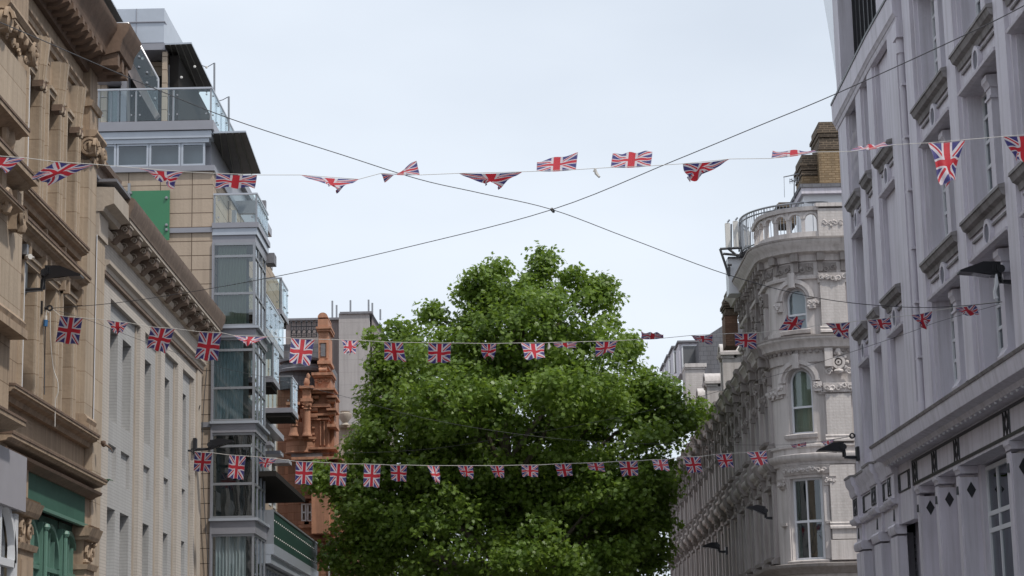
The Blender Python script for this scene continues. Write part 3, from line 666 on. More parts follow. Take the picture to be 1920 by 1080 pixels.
# glazed corner bay
bays_z = [(zm(y0, 440), zm(y1, 440), [zm(t, 440) for t in tr]) for y0, y1, tr in ((612, 455, (480, 550)), (790, 633, (656, 727)), (972, 811, (836, 907)), (1160, 1001, (1160 - 70,)))]
SB = SM(XB)
for i, (z0, z1, tr) in enumerate(bays_z):
    o = window(T, FM, XE, XB, z0, z1, .0, 1, 1, 'galv', 'dglass', ('curtain', .12, .78) if i == 0 else ('blind', .02, .72) if i == 1 else (('curtainw', .1, .8) if i == 3 else ('inside', .5, .9)), .07, zr=tr)
    window(T, SB, .02, 2.5, z0, z1, .0, 3, 1, 'galv', 'dglass', None, .06, zr=tr)
zc = [bays_z[i][0] for i in range(4)]
b = mb('metal')
for i in range(3): b.box(FM, XE, XB + .03, -2.6, .05, bays_z[i + 1][1], bays_z[i][0]); b.mat('metallight').box(FM, XE - .02, XB + .12, -2.6, .13, bays_z[i][0] - .07, bays_z[i][0]); b.mat('metal')
b.box(FM, XE, XB, -2.6, 0, bays_z[0][1], zm(441, 440)); b.mat('metallight').box(FM, XE, XB + .05, -2.7, .05, zm(441, 440), zm(419, 440)); b.mat('metal').box(FM, XE, XB + .1, -2.7, .1, zm(428, 440), zm(419, 440) + .01)
b.box(FM, XE - .0, XE + .05, -.3, .06, 0, bays_z[0][1]); b.build('floor_band', T)
b = mb('inside'); b.box(FM, XE, XB - .5, -2.5, -1.0, 0, bays_z[0][1]); b.build('inner_wall', T)
zt = zm(420, 440); balustrade(FM, XE + .05, XB + .02, zt, .9, T, 1.2); balustrade(SM(XB + .04), .05, 2.6, zt, .9, T, .65, dense=True)
b = mb('clad'); b.box(Fr((0, YM + 3), 0, 'f'), XE - .4, XE + .1, -14, 0, zt, zm(330)); b.mat('metal').box(Fr((0, YM + 3.2), 0, 'f'), XE + .1, XE + .22, -.2, 0, zt, zm(345)); b.box(Fr((0, YM + 5), 0, 'f'), XE - .3, XE + .9, -.2, 0, zt + 1.5, zt + 1.9); b.build('terrace_pier', T)
b = mb('lead'); yb(b, 59.8, .6, 497, 474, 514, 493); b.build('soffit_wedge', T)
# street side beyond the bay: wall, balconies, terraces
b = mb('curtainw'); 
for k in range(7): b.box(SM(XE), 7.2 + k * 1.25, 7.2 + k * 1.25 + .7, .0, .02, 8.2, 13.4)
b.build('blind', T)
def balcony(Ya, Yb, X, z, h=1.05, dark=False):
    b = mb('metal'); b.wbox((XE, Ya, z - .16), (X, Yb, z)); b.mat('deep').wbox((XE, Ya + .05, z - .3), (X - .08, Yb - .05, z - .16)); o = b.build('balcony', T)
    Fb = Fr((0, Ya), 0, 'f'); balustrade(Fb, XE + .1, X - .02, z, h, o, 2) ; balustrade(Fr((X - .03, Ya), 0, 1), .03, Yb - Ya, z, h, o, 1.0)
    return o
def balustrade_sub(*a): pass
_b = balustrade
def balustrade(F, u0, u1, z0, h, parent, step=1.3, d=0, bolts=True, rail='chrome', dense=False, flat=False):
    """inside a balcony the glass, posts and rail are all its direct parts"""
    g = mb('balglass'); P = mb('galv'); n = max(1, round((u1 - u0) / step))
    for i in range(n):
        a, c = u0 + (u1 - u0) * i / n + .03, u0 + (u1 - u0) * (i + 1) / n - .03; g.box(F, a, c, d - .006, d + .006, z0 + .03, z0 + h - .04)
        for e in (a + .09, c - .09):
            for zz in (.22, .78): P.tube([F.w(e, d, z0 + h * zz), F.w(e, d + .03, z0 + h * zz)], .028, 6)
    for i in range(n + 1): u = u0 + (u1 - u0) * i / n; P.box(F, u - .022, u + .022, d - .05, d - .01, z0, z0 + h)
    P.mat(rail).box(F, u0 - .03, u1 + .03, d - .045, d + .015, z0 + h - .045, z0 + h)
    g.build('glass_panel', parent, smooth=0); P.build('railing', parent)
balcony(63.3, 65.3, -7.2, at(520, 579, 63.3).z, 1.0)
balcony(61.3, 63.0, -7.22, at(515, 706, 61.3).z, 1.05)
balcony(66.6, 68.4, -7.22, at(540, 764, 66.6).z, 1.05)
b = mb('metallight'); z = at(504, 609, 59.6).z - .05; b.wbox((XE, 59.7, z - .2), (-7.25, 64.3, z)); o = b.build('balcony', T); balustrade(Fr((-7.25, 59.7), 0, 1), 0, 4.6, z, 1.0, o, 1.1)
for k in range(3):
    z = 10.2 - k * .02; b = mb('metal'); y = 66.0 + k * 2.6; b.wbox((XE, y, 9.7), (-7.85, y + 1.0, 9.82)); b.build('sun_shade', T)
for zz, y0, y1 in ((10.55, 59.6, 72), (8.9, 59.6, 72)): b = mb('metal'); b.wbox((XE, y0, zz), (XE + .35, y1, zz + .18)); b.build('floor_band', T)
# dark entrance canopy, long dotted balustrade, lower glazing
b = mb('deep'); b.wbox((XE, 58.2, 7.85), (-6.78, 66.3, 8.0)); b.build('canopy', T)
b = mb('darkgreen'); b.wbox((XE + .06, 59.6, 6.06), (-7.9, 64.5, 7.84)); b.build('entrance_glazing', T)
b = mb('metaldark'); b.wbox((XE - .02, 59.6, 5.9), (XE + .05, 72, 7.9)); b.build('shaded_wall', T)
b = mb('metallight'); b.wbox((XE, 59.6, 5.75), (-7.0, 73.0, 6.05)); b.wbox((XE, 59.6, 5.5), (-7.08, 72.9, 5.76)); o = b.build('balcony', T)
g = mb('darkgreen'); g.wbox((-7.06, 59.7, 6.05), (-7.04, 73, 7.0)); g.build('glass_panel', o, smooth=0)
P = mb('galv'); P.wbox((-7.09, 59.7, 7.0), (-7.01, 73, 7.05)); P.wbox((XE, 59.62, 6.05), (-7.0, 59.66, 7.03)); P.mat('antenna')
for k in range(26):
    for zz in (6.3, 6.75): P.blob((-7.03, 60.0 + k * .5, zz), .022, 6)
P.build('railing', o)
for k in range(9):
    window(T, SM(-7.25), 2.9 + k * 1.5, 2.9 + k * 1.5 + 1.42, 1.0, 5.45, 0, 2, 1, 'galv', 'dglass', None, .07)
b = mb('metal'); b.wbox((XE, 59.6, 0), (-7.35, 73, 5.5)); b.build('lower_wall', T)
# ------------------------------------------------------------------ left, further on: terracotta building with stacked orders
T = thing('terracotta_building', 'ornate orange terracotta building with columns, gable pier and slate mansard beyond the balconies', 'building', (-9, 79, 0))
YT = 78.0
b = mb('terra'); yb(b, YT + 1.6, 3, 500, 700, 610, 2000); yb(b, YT + 1.0, 3, 540, 985, 664, 2000); yb(b, YT + 1.2, 2.2, 540, 860, 632, 990); b.wbox((-20, YT + 1.7, 0), (-8.2, YT + 13, at(560, 700, YT).z)); b.build('wall', T)
b = mb('terrap')     # tall gable pier with stacked ledges
yb(b, YT, 1.6, 597, 622, 616, 690); yb(b, YT - .1, 1.7, 596, 598, 615, 612); yb(b, YT, 1.8, 590, 706, 620, 735); yb(b, YT + .1, 1.8, 584, 735, 616, 1000); yb(b, YT + .6, 2, 612, 735, 627, 990)
p = at(605.5, 596, YT); b.arch(Fr((p.x, YT), 0, 'f'), 0, p.z, 0.0, .195, -1.6, .1, n=14)
for x0, x1, y0, y1, dp in ((592, 621, 612, 616, .15), (594, 620, 616, 621, .08), (595, 620, 676, 682, .12), (584, 624, 698, 703, .22), (587, 622, 703, 707, .12), (582, 628, 727, 731, .45), (584, 625, 731, 737, .3), (581, 618, 757, 763, .2), (581, 618, 775, 779, .15), (582, 617, 784, 787, .1), (612, 631, 741, 745, .3), (612, 630, 765, 769, .3), (613, 630, 795, 800, .25), (580, 630, 838, 842, .2), (546, 640, 856, 861, .3), (560, 640, 868, 872, .2)):
    yb(b, YT - dp, 1.5, x0, y0, x1, y1)
for x, y, r in ((588, 768, .11), (588, 781, .1), (590, 745, .08), (621, 752, .1), (621, 775, .1), (605, 694, .09)): p = at(x, y, YT - .05); b.tube([p + Vector((-.14, 0, 0)), p + Vector((.16, 0, 0))], r, 12)
b.ornament(Fr((at(590, 712, YT).x, YT), 0, 'f'), 0, .55, at(600, 722, YT).z, at(600, 710, YT).z, .02, 3, .07); b.ornament(Fr((at(598, 690, YT).x, YT), 0, 'f'), 0, .3, at(600, 697, YT).z, at(600, 686, YT).z, .04, 2, .07)
for y in (648, 658, 750, 800, 812, 824): yb(b, YT - .02, .3, 597 if y < 700 else 585, y, 601 if y < 700 else 590, y + 3)
for x, ya, yc in ((597, 642, 672), (612, 642, 672), (600, 790, 835), (607, 790, 835)): yb(b, YT - .06, .2, x, ya, x + 2, yc)
yb(b, YT - .05, .2, 598, 640, 614, 643)
b.build('gable_pier', T)
b = mb('lead'); yb(b, YT - .03, .1, 601, 644, 610, 668); yb(b, YT - .1, 1, 546, 851, 604, 857); b.build('lead_flashing', T)
for x, yb0, y0, y1, r in ((575.5, 820, 754, 818, .145), (550.5, 820, 785, 818, .145)):
    b = mb('terrap'); p = at(x, y1, YT - .4); h = at(x, y0, YT - .4).z - p.z
    b.lathe((p.x, p.y, p.z), [(r * 1.35, 0), (r * 1.35, .05), (r * 1.15, .1), (r * 1.1, .14), (r, .2), (r * .9, h - .3), (r * 1.2, h - .28), (r, h - .22), (r * 1.4, h - .05), (r * 1.5, h)], 14)
    b.ornament(Fr((p.x - r, p.y - r), 0, 'f'), 0, 2 * r, p.z + h - .22, p.z + h, .02, 3, .06)
    b.wbox((p.x - r * 1.5, p.y - r * 1.5, p.z + h), (p.x + r * 1.5, p.y + 1.0, p.z + h + .12)); b.wbox((p.x - r * 1.1, p.y - r, p.z + h + .12), (p.x + r * 1.1, p.y + .9, p.z + h + .5))
    b.wbox((p.x - r * 1.8, p.y - r * 1.8, p.z + h + .5), (p.x + r * 1.8, p.y + 1.0, p.z + h + .6)); b.blob((p.x, p.y, p.z + h + .75), (.12, .12, .2), 8, .3); b.blob((p.x + .05, p.y, p.z + h + .98), (.08, .08, .14), 8, .3); b.build('column', T)
b = mb('terra'); p = at(564, 850, YT); q = at(564, 824, YT); b.lathe((p.x, YT + .4, p.z), [(.62, 0), (.66, .04), (.62, .08), (.6, q.z - p.z - .06), (.68, q.z - p.z), (.68, q.z - p.z + .08)], 20); b.build('round_bay', T)
b = mb('slate')       # mansard and round oriel roof
yb(b, YT + 3, 8, 520, 645, 600, 760); p = at(565, 660, YT + 1.6)
b.lathe((p.x - .1, YT + 2.0, at(0, 745, YT + 2).z), [(.85, 0), (.85, .9), (.7, 1.1), (.3, 1.45), (.03, 1.6)], 16); b.build('roof', T)
b = mb('lead'); z = at(560, 690, YT + 1.2).z; b.lathe((p.x + .05, YT + 1.9, z - .12), [(1.0, 0), (1.02, .1), (.9, .16), (.9, .26)], 20); b.lathe((p.x + .05, YT + 1.9, z + .3), [(.95, 0), (.95, .08)], 20); b.build('dormer_roof', T)
b = mb('black')    # iron cresting
Yc = YT + 2.8; za, zb, zc_ = at(570, 632, Yc).z, at(570, 604, Yc).z, at(570, 612, Yc).z; xa, xb = at(546, 620, Yc).x, at(594, 620, Yc).x
for z in (za, za + .08, zc_): b.tube([(xa, Yc, z), (xb, Yc, z)], .02, 4)
n = 5
for i in range(n + 1):
    x = xa + (xb - xa) * i / n; b.tube([(x, Yc, za), (x, Yc, zb)], .022, 4); b.blob((x, Yc, zb), .05, 6)
    if i < n:
        c = (x + (xb - xa) / n / 2); b.arch(Fr((c, Yc), 0, 'f'), 0, (za + zc_) / 2, .07, .095, -.015, .015, 0, 2 * math.pi, 12); b.tube([(x, Yc, za + .1), (c, Yc, zc_)], .012, 4)
b.build('iron_cresting', T)
F5 = Fr((0, YT + 1.0), 0, 'f')
for x0, x1, y0, y1 in ((565, 575, 944, 978), (576, 586, 944, 978), (616, 632, 1012, 1120)):
    Yq = YT + (1.2 if y0 < 1000 else 1.0); Fq = Fr((0, Yq), 0, 'f'); p, q = at(x0, y1, Yq), at(x1, y0, Yq); window(T, Fq, p.x, q.x, p.z, q.z, .08, 1, 2, 'whitef', 'glass', ('curtainw', 0, 1), .06)
    b = mb('terrap'); b.box(Fq, p.x - .1, q.x + .1, 0, .16, p.z - .12, p.z); b.box(Fq, p.x - .1, q.x + .1, 0, .12, q.z, q.z + .1); b.build('window_surround', T)
b = mb('terrap')
for x0, x1, y0, y1, dp in ((560, 642, 983, 989, .2), (560, 640, 930, 934, .1), (585, 645, 1008, 1013, .25), (540, 668, 1028, 1034, .2), (632, 668, 1000, 1006, .25), (636, 642, 985, 1100, .1), (650, 656, 1000, 1100, .12), (598, 602, 870, 983, .1)): yb(b, YT + 1.0 - dp, .6, x0, y0, x1, y1)
for x, y in ((655, 1010), (655, 1018), (640, 1006), (612, 1000)): b.blob(at(x, y, YT + .8), (.12, .15, .12), 8)
yb(b, YT + .95, .1, 602, 990, 628, 993); yb(b, YT + .95, .1, 602, 1000, 604, 1008); b.build('moulding', T)
# pale stone neighbour seen past the tree and the grey tower
T = thing('concrete_tower', 'blank grey concrete tower with thin roof poles rising behind the terracotta building', 'building', (-9, 100, 0))
b = mb('concrete'); yb(b, 100, 14, 638, 587, 697, 2100); b.build('lift_shaft', T)
b = mb('concreted'); yb(b, 101, 14, 535, 600, 638, 2100); 
pa, pb, pc = at(697, 592, 100.6), at(740, 612, 112), at(697, 2100, 100.6); b.add([(pa.x, 100.6, pa.z), (pb.x, 112, pa.z), (pb.x, 112, 0), (pa.x, 100.6, 0), (pa.x - 3, 112, pa.z), (pa.x - 3, 112, 0)], [(0, 1, 2, 3), (0, 4, 1), (0, 4, 5, 3)])
b.mat('lead'); yb(b, 100.8, 14, 534, 596, 639, 600); yb(b, 99.9, 14, 637, 584, 698, 588); b.tube([(pa.x, 100.5, pa.z + .02), (pb.x, 112, pa.z + .02)], .1, 4); b.build('wall', T)
b = mb('galv')
for x, y in ((623, 564), (631, 572), (657, 563), (691, 562), (698, 568), (713, 580)): b.tube([at(x, y, 102), at(x, 600, 102)], .05, 5)
b.build('roof_pole', T)
T = thing('stone_house', 'pale stone house with urn finial half hidden behind the tree on the left', 'house', (-9.5, 90, 0))
b = mb('bathp'); yb(b, 92, 5, 632, 800, 700, 2100); yb(b, 91.8, 5, 636, 796, 665, 801); b.build('wall', T)
b = mb('bathp'); p = at(647, 797, 91.6); b.lathe(p, [(.2, 0), (.12, .1), (.3, .35), (.32, .5), (.2, .55), (.24, .62)], 12); b.build('urn', T)

# ------------------------------------------------------------------ right: white painted building
R1 = Fr((8, 43.4), -.0119, -1); R2 = Fr((8, 43.4), .0088, -1)
T = thing('white_building', 'white painted building with flat pilasters, roundels and black crossed frieze filling the right side', 'building', (8, 38, 0))
UE = 5.35
fl = [(6.95, 8.93), (9.74, 12.0), (12.84, 15.1)]
P1 = [(-4.0, -3.3), (-7.55, -6.87), (-11.12, -10.44), (-14.7, -14.0), (-18.3, -17.6), (-21.9, -21.2)]
b = mb('white'); holes = []
bayR = [(P1[i + 1][1] + .12, P1[i][0] - .16) for i in range(5)]
for a, c in bayR: holes += [(a, c, z0, z1) for z0, z1 in fl]
b.shell(R1, -21.5, 0, 6.3, 19.0, holes, .34, -.14)
b.shell(R1, -21.5, -9.5, 0, 6.3, [(-13.2, -9.8, 0, 5.5)], .3, -.5); b.shell(R1, -9.5, -5.7, 0, 6.3, [(-9.3, -6.1, 0, 5.55)], .2, -.34); b.shell(R1, -5.7, 0, 0, 6.3, [], .3, -.34)
b.quad(R1.w(-9.5, -.34, 0), R1.w(-9.5, -.5, 0), R1.w(-9.5, -.5, 6.3), R1.w(-9.5, -.34, 6.3))
C2 = [(2.6, 4.15), (.95, 1.9), (-1.65, .25)]
holes = []
for i, (a, c) in enumerate(C2): holes += [(a + .12, c - .12, z0, z1) for z0, z1 in fl]
b.shell(R2, 0, UE, 6.3, 15.2, [h for h in holes if h[0] > 0] + [(0, .13, z0, z1) for z0, z1 in fl], .26, -.12)
b.shell(R2, 0, UE, 0, 6.3, [(3.2, 4.2, 0, 4.85), (.6, 1.7, 0, 4.85)], .4, -.1)
b.box(R2, UE - .02, UE, -8, -.0, 0, 15.2); b.build('wall', T)
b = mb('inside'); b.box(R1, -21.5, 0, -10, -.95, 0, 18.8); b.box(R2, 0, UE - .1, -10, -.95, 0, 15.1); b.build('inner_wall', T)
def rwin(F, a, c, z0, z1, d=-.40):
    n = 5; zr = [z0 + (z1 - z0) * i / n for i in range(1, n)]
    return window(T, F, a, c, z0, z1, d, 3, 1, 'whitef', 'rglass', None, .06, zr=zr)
for a, c in bayR[:4]:
    m = (a + c) / 2
    for z0, z1 in fl:
        rwin(R1, a, m - .14, z0, z1); rwin(R1, m + .14, c, z0, z1)
        b = mb('white'); b.box(R1, m - .15, m + .15, -.48, -.2, z0, z1 - .26); b.sweep(R1, m - .18, m + .18, [(-.48, z1 - .26), (-.18, z1 - .26), (-.16, z1 - .18), (-.13, z1 - .15), (-.13, z1 - .05), (-.48, z1 - .02)])
        b.box(R1, m - .19, m + .19, -.48, -.17, z1 - .46, z1 - .42); b.sweep(R1, m - .24, m + .24, [(-.48, z0), (-.12, z0), (-.1, z0 + .12), (-.17, z0 + .22), (-.48, z0 + .24)]); b.build('mullion_column', T)
for i, (a, c) in enumerate(C2):
    for z0, z1 in fl:
        if i == 2: rwin(R2, .0, .13, z0, z1, -.3); rwin(R1, -1.5, -.05, z0, z1, -.3)
        else: rwin(R2, a + .12, c - .12, z0, z1, -.3)
for a, c in P1: b = mb('white'); b.box(R1, a, c, -.14, 0, 6.3, 19.0); b.box(R1, a - .1, c + .1, -.14, -.07, 6.3, 19); b.build('pilaster', T)
b = mb('white'); b.box(R1, -2.66, -1.75, -.14, .03, 6.3, 15.4); b.box(R1, -2.74, -1.66, -.14, -.05, 6.3, 15.6); b.build('pilaster', T)
for a, c in ((4.15, 5.3), (1.9, 2.6), (.25, .95)): b = mb('white'); b.box(R2, a, c, -.12, .0, 6.3, 15.2); b.box(R2, a - .1, min(c + .1, 5.34), -.12, -.06, 6.3, 15.2); b.build('pilaster', T)
# spandrels: grimy sill, roundel, lintel mouldings
def spandrel(F, a, c, zs, zl, round_=True, d=-.14):
    b = mb('white'); b.box(F, a - .1, c + .1, d, d + .06, zl, zs - .3)
    b.mat('ledge').sweep(F, a - .12, c + .13, [(d, zs - .3), (d + .1, zs - .3), (d + .12, zs - .2), (d + .2, zs - .16), (d + .24, zs - .06), (d, zs - .04)])
    b.mat('ledge').sweep(F, a - .13, c + .14, [(d, zs - .055), (d + .26, zs - .06), (d + .25, zs + .0), (d, zs + .06)])
    b.sweep(F, a + .1, c - .1, [(d + .06, zs - .44), (d + .1, zs - .44), (d + .1, zs - .40), (d + .06, zs - .38)])
    b.mat('white').sweep(F, a - .05, c + .05, [(d + .06, zl), (d + .15, zl + .02), (d + .16, zl + .07), (d + .06, zl + .1)])
    if round_:
        m = (a + c) / 2; zc = (zs - .3 + zl) / 2 + .02; b.arch(F, m, zc, .17, .25, d + .05, d + .14, 0, 2 * math.pi, 24)
        b.mat('roundel').arch(F, m, zc, .0, .175, d + .05, d + .12, 0, 2 * math.pi, 24)
    return b.build('spandrel', T)
for a, c in bayR[:4]:
    for k, (zs, zl) in enumerate(((9.70, 8.93), (12.80, 12.0), (15.9, 15.1))): spandrel(R1, a, c, zs, zl)
for i, (a, c) in enumerate(C2):
    for zs, zl in ((9.78, 8.93), (12.86, 12.0)):
        if i == 2: spandrel(R1, -1.55, -.02, zs, zl, True, -.12)
        else: spandrel(R2, a + .1, c - .1, zs, zl, i == 0, -.12)
# cornice over the far section, big cornice over the shop
b = mb('white'); 
for F, u0, u1 in ((R2, 0, UE + .12), (R1, -2.9, 0)):
    b.mat('white').sweep(F, u0, u1, [(-.3, 15.12), (.06, 15.14), (.09, 15.2), (.11, 15.22), (.12, 15.66), (-.3, 15.68)]); b.sweep(F, u0, u1, [(-.1, 15.02), (.02, 15.04), (.05, 15.13), (-.1, 15.14)]); b.mat('black').sweep(F, u0, u1, [(-.3, 15.66), (.14, 15.66), (.14, 15.72), (.08, 15.76), (-.3, 15.8)])
b.mat('white').sweep(R1, -21, -2.9, [(-.3, 15.9), (.2, 15.92), (.3, 16.2), (.3, 16.6), (-.3, 16.6)])
b.build('cornice', T)
b = mb('white'); b.sweep(R1, -21, -.35, [(-.5, 6.14), (.30, 6.16), (.34, 6.24), (.52, 6.28), (.56, 6.52), (.56, 6.56), (-.4, 6.6)]); b.mat('ledge').sweep(R1, -21, -.3, [(-.4, 6.58), (.58, 6.53), (.6, 6.58), (-.4, 6.72)]); b.build('shop_cornice', T)
b = mb('whitef'); u = -.6
while u > -13: b.blob(R1.w(u, .27, 6.15), (.03, .03, .035), 6); u -= .36
b.build('cornice_bead', T)
b = mb('white'); b.box(R1, -21, -1.7, -.6, .0, 5.56, 6.16); b.build('frieze', T)
def xx(b, F, uc, w_, z0, z1, d, n=2, r=.017):
    for i in range(n):
        a, c = uc - w_ / 2 + w_ * i / n, uc - w_ / 2 + w_ * (i + 1) / n
        b.tube([F.w(a, d, z0), F.w(c, d, z1)], r, 4); b.tube([F.w(a, d, z1), F.w(c, d, z0)], r, 4)
    for e in (uc - w_ / 2, uc + w_ / 2): b.tube([F.w(e, d, z0), F.w(e, d, z1)], r, 4)
b = mb('black'); b.box(R1, -21, -1.75, 0, .02, 6.06, 6.115); b.box(R1, -21, -1.75, 0, .02, 5.61, 5.665); b.box(R1, -1.8, -1.75, 0, .02, 5.66, 6.06)
for uc in (-2.0, -3.85, -5.8, -9.55, -13.3): xx(b, R1, uc, .42, 5.665, 6.06, .01)
b.build('crossed_pattern', T)
for uc in (-2.1, -3.85, -5.7, -9.5, -13.3):
    b = mb('white'); a, c = uc - .17, uc + .17; b.box(R1, a, c, -.5, -.02, 0, 5.35); b.sweep(R1, a - .02, c + .03, [(-.5, 5.42), (-.01, 5.42), (.0, 5.47), (.03, 5.5), (.03, 5.555), (-.5, 5.555)]); b.box(R1, a + .04, c - .04, -.02, .0, 0, 5.38)
    o = b.build('shop_column', T)
    b = mb('black'); p = R1.w(a, -.2, 5.12); y = p.y - .006
    b.add([(p.x - .085, y, p.z), (p.x, y, p.z - .15), (p.x + .085, y, p.z), (p.x, y, p.z + .15), (p.x - .085, y + .01, p.z), (p.x, y + .01, p.z - .15), (p.x + .085, y + .01, p.z), (p.x, y + .01, p.z + .15)], [(0, 1, 2, 3), (0, 1, 5, 4), (1, 2, 6, 5), (2, 3, 7, 6), (3, 0, 4, 7)])
    b.tube([R1.w(uc, .0, 5.05), R1.w(uc, .005, 5.2)], [.05, .03], 4); b.build('diamond_inlay', o)
window(T, R1, -9.3, -6.1, 0.5, 5.5, -.42, 4, 1, 'whitef', 'rglass', None, .08, zr=[4.35, 4.65])
window(T, R1, -13.2, -9.8, 0.5, 5.4, -.7, 4, 1, 'whitef', 'rglass', None, .08, zr=[4.35, 4.65])
# stepped entablature of the far section
b = mb('white')
def seg(u0, u1, e):
    b.mat('white').sweep(R2, u0, u1, [(-.2, 5.98 + .02), (.05 + e, 6.02), (.08 + e, 6.1), (.09 + e, 6.2), (.16 + e, 6.3), (.18 + e, 6.44), (-.2, 6.46)]); b.mat('ledge').sweep(R2, u0, u1, [(-.2, 6.45), (.2 + e, 6.44), (.2 + e, 6.49), (-.2, 6.55)])
    b.mat('white').box(R2, u0, u1, -.2, .02 + e, 5.5, 6.02); b.sweep(R2, u0, u1, [(-.2, 5.38), (.06 + e, 5.38), (.11 + e, 5.44), (.11 + e, 5.5), (-.2, 5.51)])
    b.box(R2, u0, u1, -.2, .0 + e * .6, 4.95, 5.38)
for u0, u1, e in ((4.55, UE + .05, .1), (2.7, 4.55, 0), (1.75, 2.7, .1), (.5, 1.75, 0), (-.4, .5, .1)): seg(u0, u1, e)
b.mat('white').box(R1, -1.75, -.1, -.2, .03, 4.95, 6.3); b.build('entablature', T)
b = mb('black')
def panel(F, a, c, d, xs):
    for z in (5.6, 5.96): b.box(F, a, c, d, d + .015, z - .015, z + .015)
    for u, w_ in xs: xx(b, F, u, w_, 5.6, 5.96, d + .01, 2 if w_ > .3 else 1, .014)
panel(R2, 4.7, 5.2, .12, [(4.95, .5)]); panel(R2, 2.85, 4.4, .02, [(4.3, .2), (2.95, .2)]); panel(R2, 1.95, 2.55, .12, [(2.25, .55)]); panel(R2, .6, 1.6, .02, [(1.5, .2)]); panel(R2, .0, .35, .12, [(.2, .3)])
panel(R1, -1.6, -.4, .03, [(-.5, .18), (-1.5, .18)])
for u, e in ((5.0, .06), (2.3, .06), (.1, .06)): b.tube([R2.w(u, e + .004, 5.05), R2.w(u, e + .004, 5.3)], [.045, .02], 4)
b.build('crossed_pattern', T)
for u0, u1 in ((4.25, 5.3), (1.8, 2.7), (-.3, .5)):
    b = mb('white'); b.box(R2, u0, u1, -.1, .1, 0, 4.72); b.sweep(R2, u0 - .03, u1 + .02, [(-.1, 4.76), (.12, 4.76), (.15, 4.82), (.16, 4.92), (.12, 4.97), (-.1, 4.97)])
    b.build('shop_pilaster', T)
window(T, R2, 3.2, 4.2, 0, 4.85, -.4, 2, 3, 'metaldark', 'dglass', None, .06); window(T, R2, .6, 1.7, 0, 4.85, -.4, 2, 3, 'metaldark', 'dglass', None, .06)
# downpipe
b = mb('white'); b.tube([R1.w(-3.0, .0, 6.7), R1.w(-3.0, .0, 14.6)], .07, 10); b.box(R1, -3.2, -2.8, -.1, .12, 14.6, 14.95); b.tube([R1.w(-3.0, .0, 14.3), R1.w(-3.0, .0, 14.6)], .1, 10); b.tube([R1.w(-3.0, .0, 6.7), R1.w(-3.0, .0, 7.15)], .1, 10)
for z in (8, 9.1, 10.2, 11.4, 12.5, 13.6): b.box(R1, -3.14, -2.86, -.12, .05, z, z + .05)
b.build('downpipe', T)
# roof plant screen above the far section
b = mb('white'); b.box(R2, 4.55, UE, -.6, -.02, 15.2, 21); b.build('screen_post', T)
b = mb('black')
for i in range(14): u = 4.55 - i * .55; F = R2 if u > 0 else R1; b.box(F, u - .48, u, -.5, -.42, 15.2, 21); b.box(F, u - .04, u, -.5, -.36, 15.2, 21)
b.build('louvre', T)
b = mb('paleglass'); n = 12; vs = []
for i in range(n + 1):
    t = i / n; z = 15.3 + t * 5.5; o_ = 3.0 * t ** 1.25
    for uu, dd in ((UE, -.1), (UE + .10 + o_, -.1), (UE + .10 + o_, -.16), (UE, -.16)): vs.append(R2.w(uu, dd, z))
b.add(vs, [(4 * i + k, 4 * i + (k + 1) % 4, 4 * i + 4 + (k + 1) % 4, 4 * i + 4 + k) for i in range(n) for k in range(4)] + [(0, 1, 2, 3), (4 * n + 3, 4 * n + 2, 4 * n + 1, 4 * n)]); b.build('curved_fin', T)

# ------------------------------------------------------------------ right: ivory building with rounded corner
K = Corner(9.15, 61.7, 1.4); A = K.A
T = thing('corner_building', 'ornate ivory stucco building with a rounded corner, arched windows and a long receding street side', 'building', (9.15, 61.7, 0))
SH = 9.1; SE = 45.0      # end of the tall corner block, end of the lower range
Yf = 60.3
def ks(x, y):            # distance along the round for a photo column
    X = at(x, y, Yf + .25).x; return 1.4 * math.asin(max(0, min(1, (9.15 - X) / 1.4)))
def zk(y): return at(1490, y, 60.5).z
s1, s2, s3 = ks(1490, 585), ks(1499, 760), ks(1511, 970)
z_r = [(zk(618), zk(562), .36), (zk(813), zk(716), .40), (zk(1050), zk(896), .52)]
sc = [s1, s2, s3]; holes = []
for (z0, z1, hw), s_ in zip(z_r, sc): holes.append((s_ - hw, s_ + hw, z0, z1 + (hw if hw < .5 else 0)))
side = []; u = A + 1.3
while u < SE - 1.5:
    for k, (z0, z1) in enumerate(((12.2, 12.95), (9.05, 10.4), (5.6, 7.5))):
        if k == 0 and u > SH - .8: continue
        holes.append((u - .5, u + .5, z0, z1 + (.5 if k < 2 else 0))); side.append((u, k, z0, z1))
    u += 2.5
b = mb('cream'); b.shell(K, -6, A + .15, 0, 14.2, [h for h in holes if h[1] < A], .3); b.mat('creamside').shell(K, A + .15, SH, 0, 14.2, [h for h in holes if A < h[0] and h[1] < SH - .01], .3); b.mat('cream'); b.mat('creamside').shell(K, SH, SE, 0, 11.8, [h for h in holes if h[0] > SH], .3)
for (z0, z1, hw), s_ in zip(z_r[:2], sc): b.archfill(K, s_, z1, hw, z1 + hw, -.3, 0)
for u, k, z0, z1 in side:
    if k < 2: b.archfill(K, u, z1, .5, z1 + .5, -.3, 0, 10)
b.quad(K.w(SH, 0, 11.8), K.w(SH, -9, 11.8), K.w(SH, -9, 14.2), K.w(SH, 0, 14.2)); b.build('wall', T)
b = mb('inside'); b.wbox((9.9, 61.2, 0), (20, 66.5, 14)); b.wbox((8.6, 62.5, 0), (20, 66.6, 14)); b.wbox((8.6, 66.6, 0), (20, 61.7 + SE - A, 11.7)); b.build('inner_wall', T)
for (z0, z1, hw), s_ in zip(z_r[:2], sc): window(T, K, s_ - hw, s_ + hw, z0, z1, -.16, 1, 1, 'whitef', 'glass', ('curtainw' if hw < .38 else 'curtain', 0, 1), .06, zr=[z0 + (z1 - z0) * .52], arch=1)
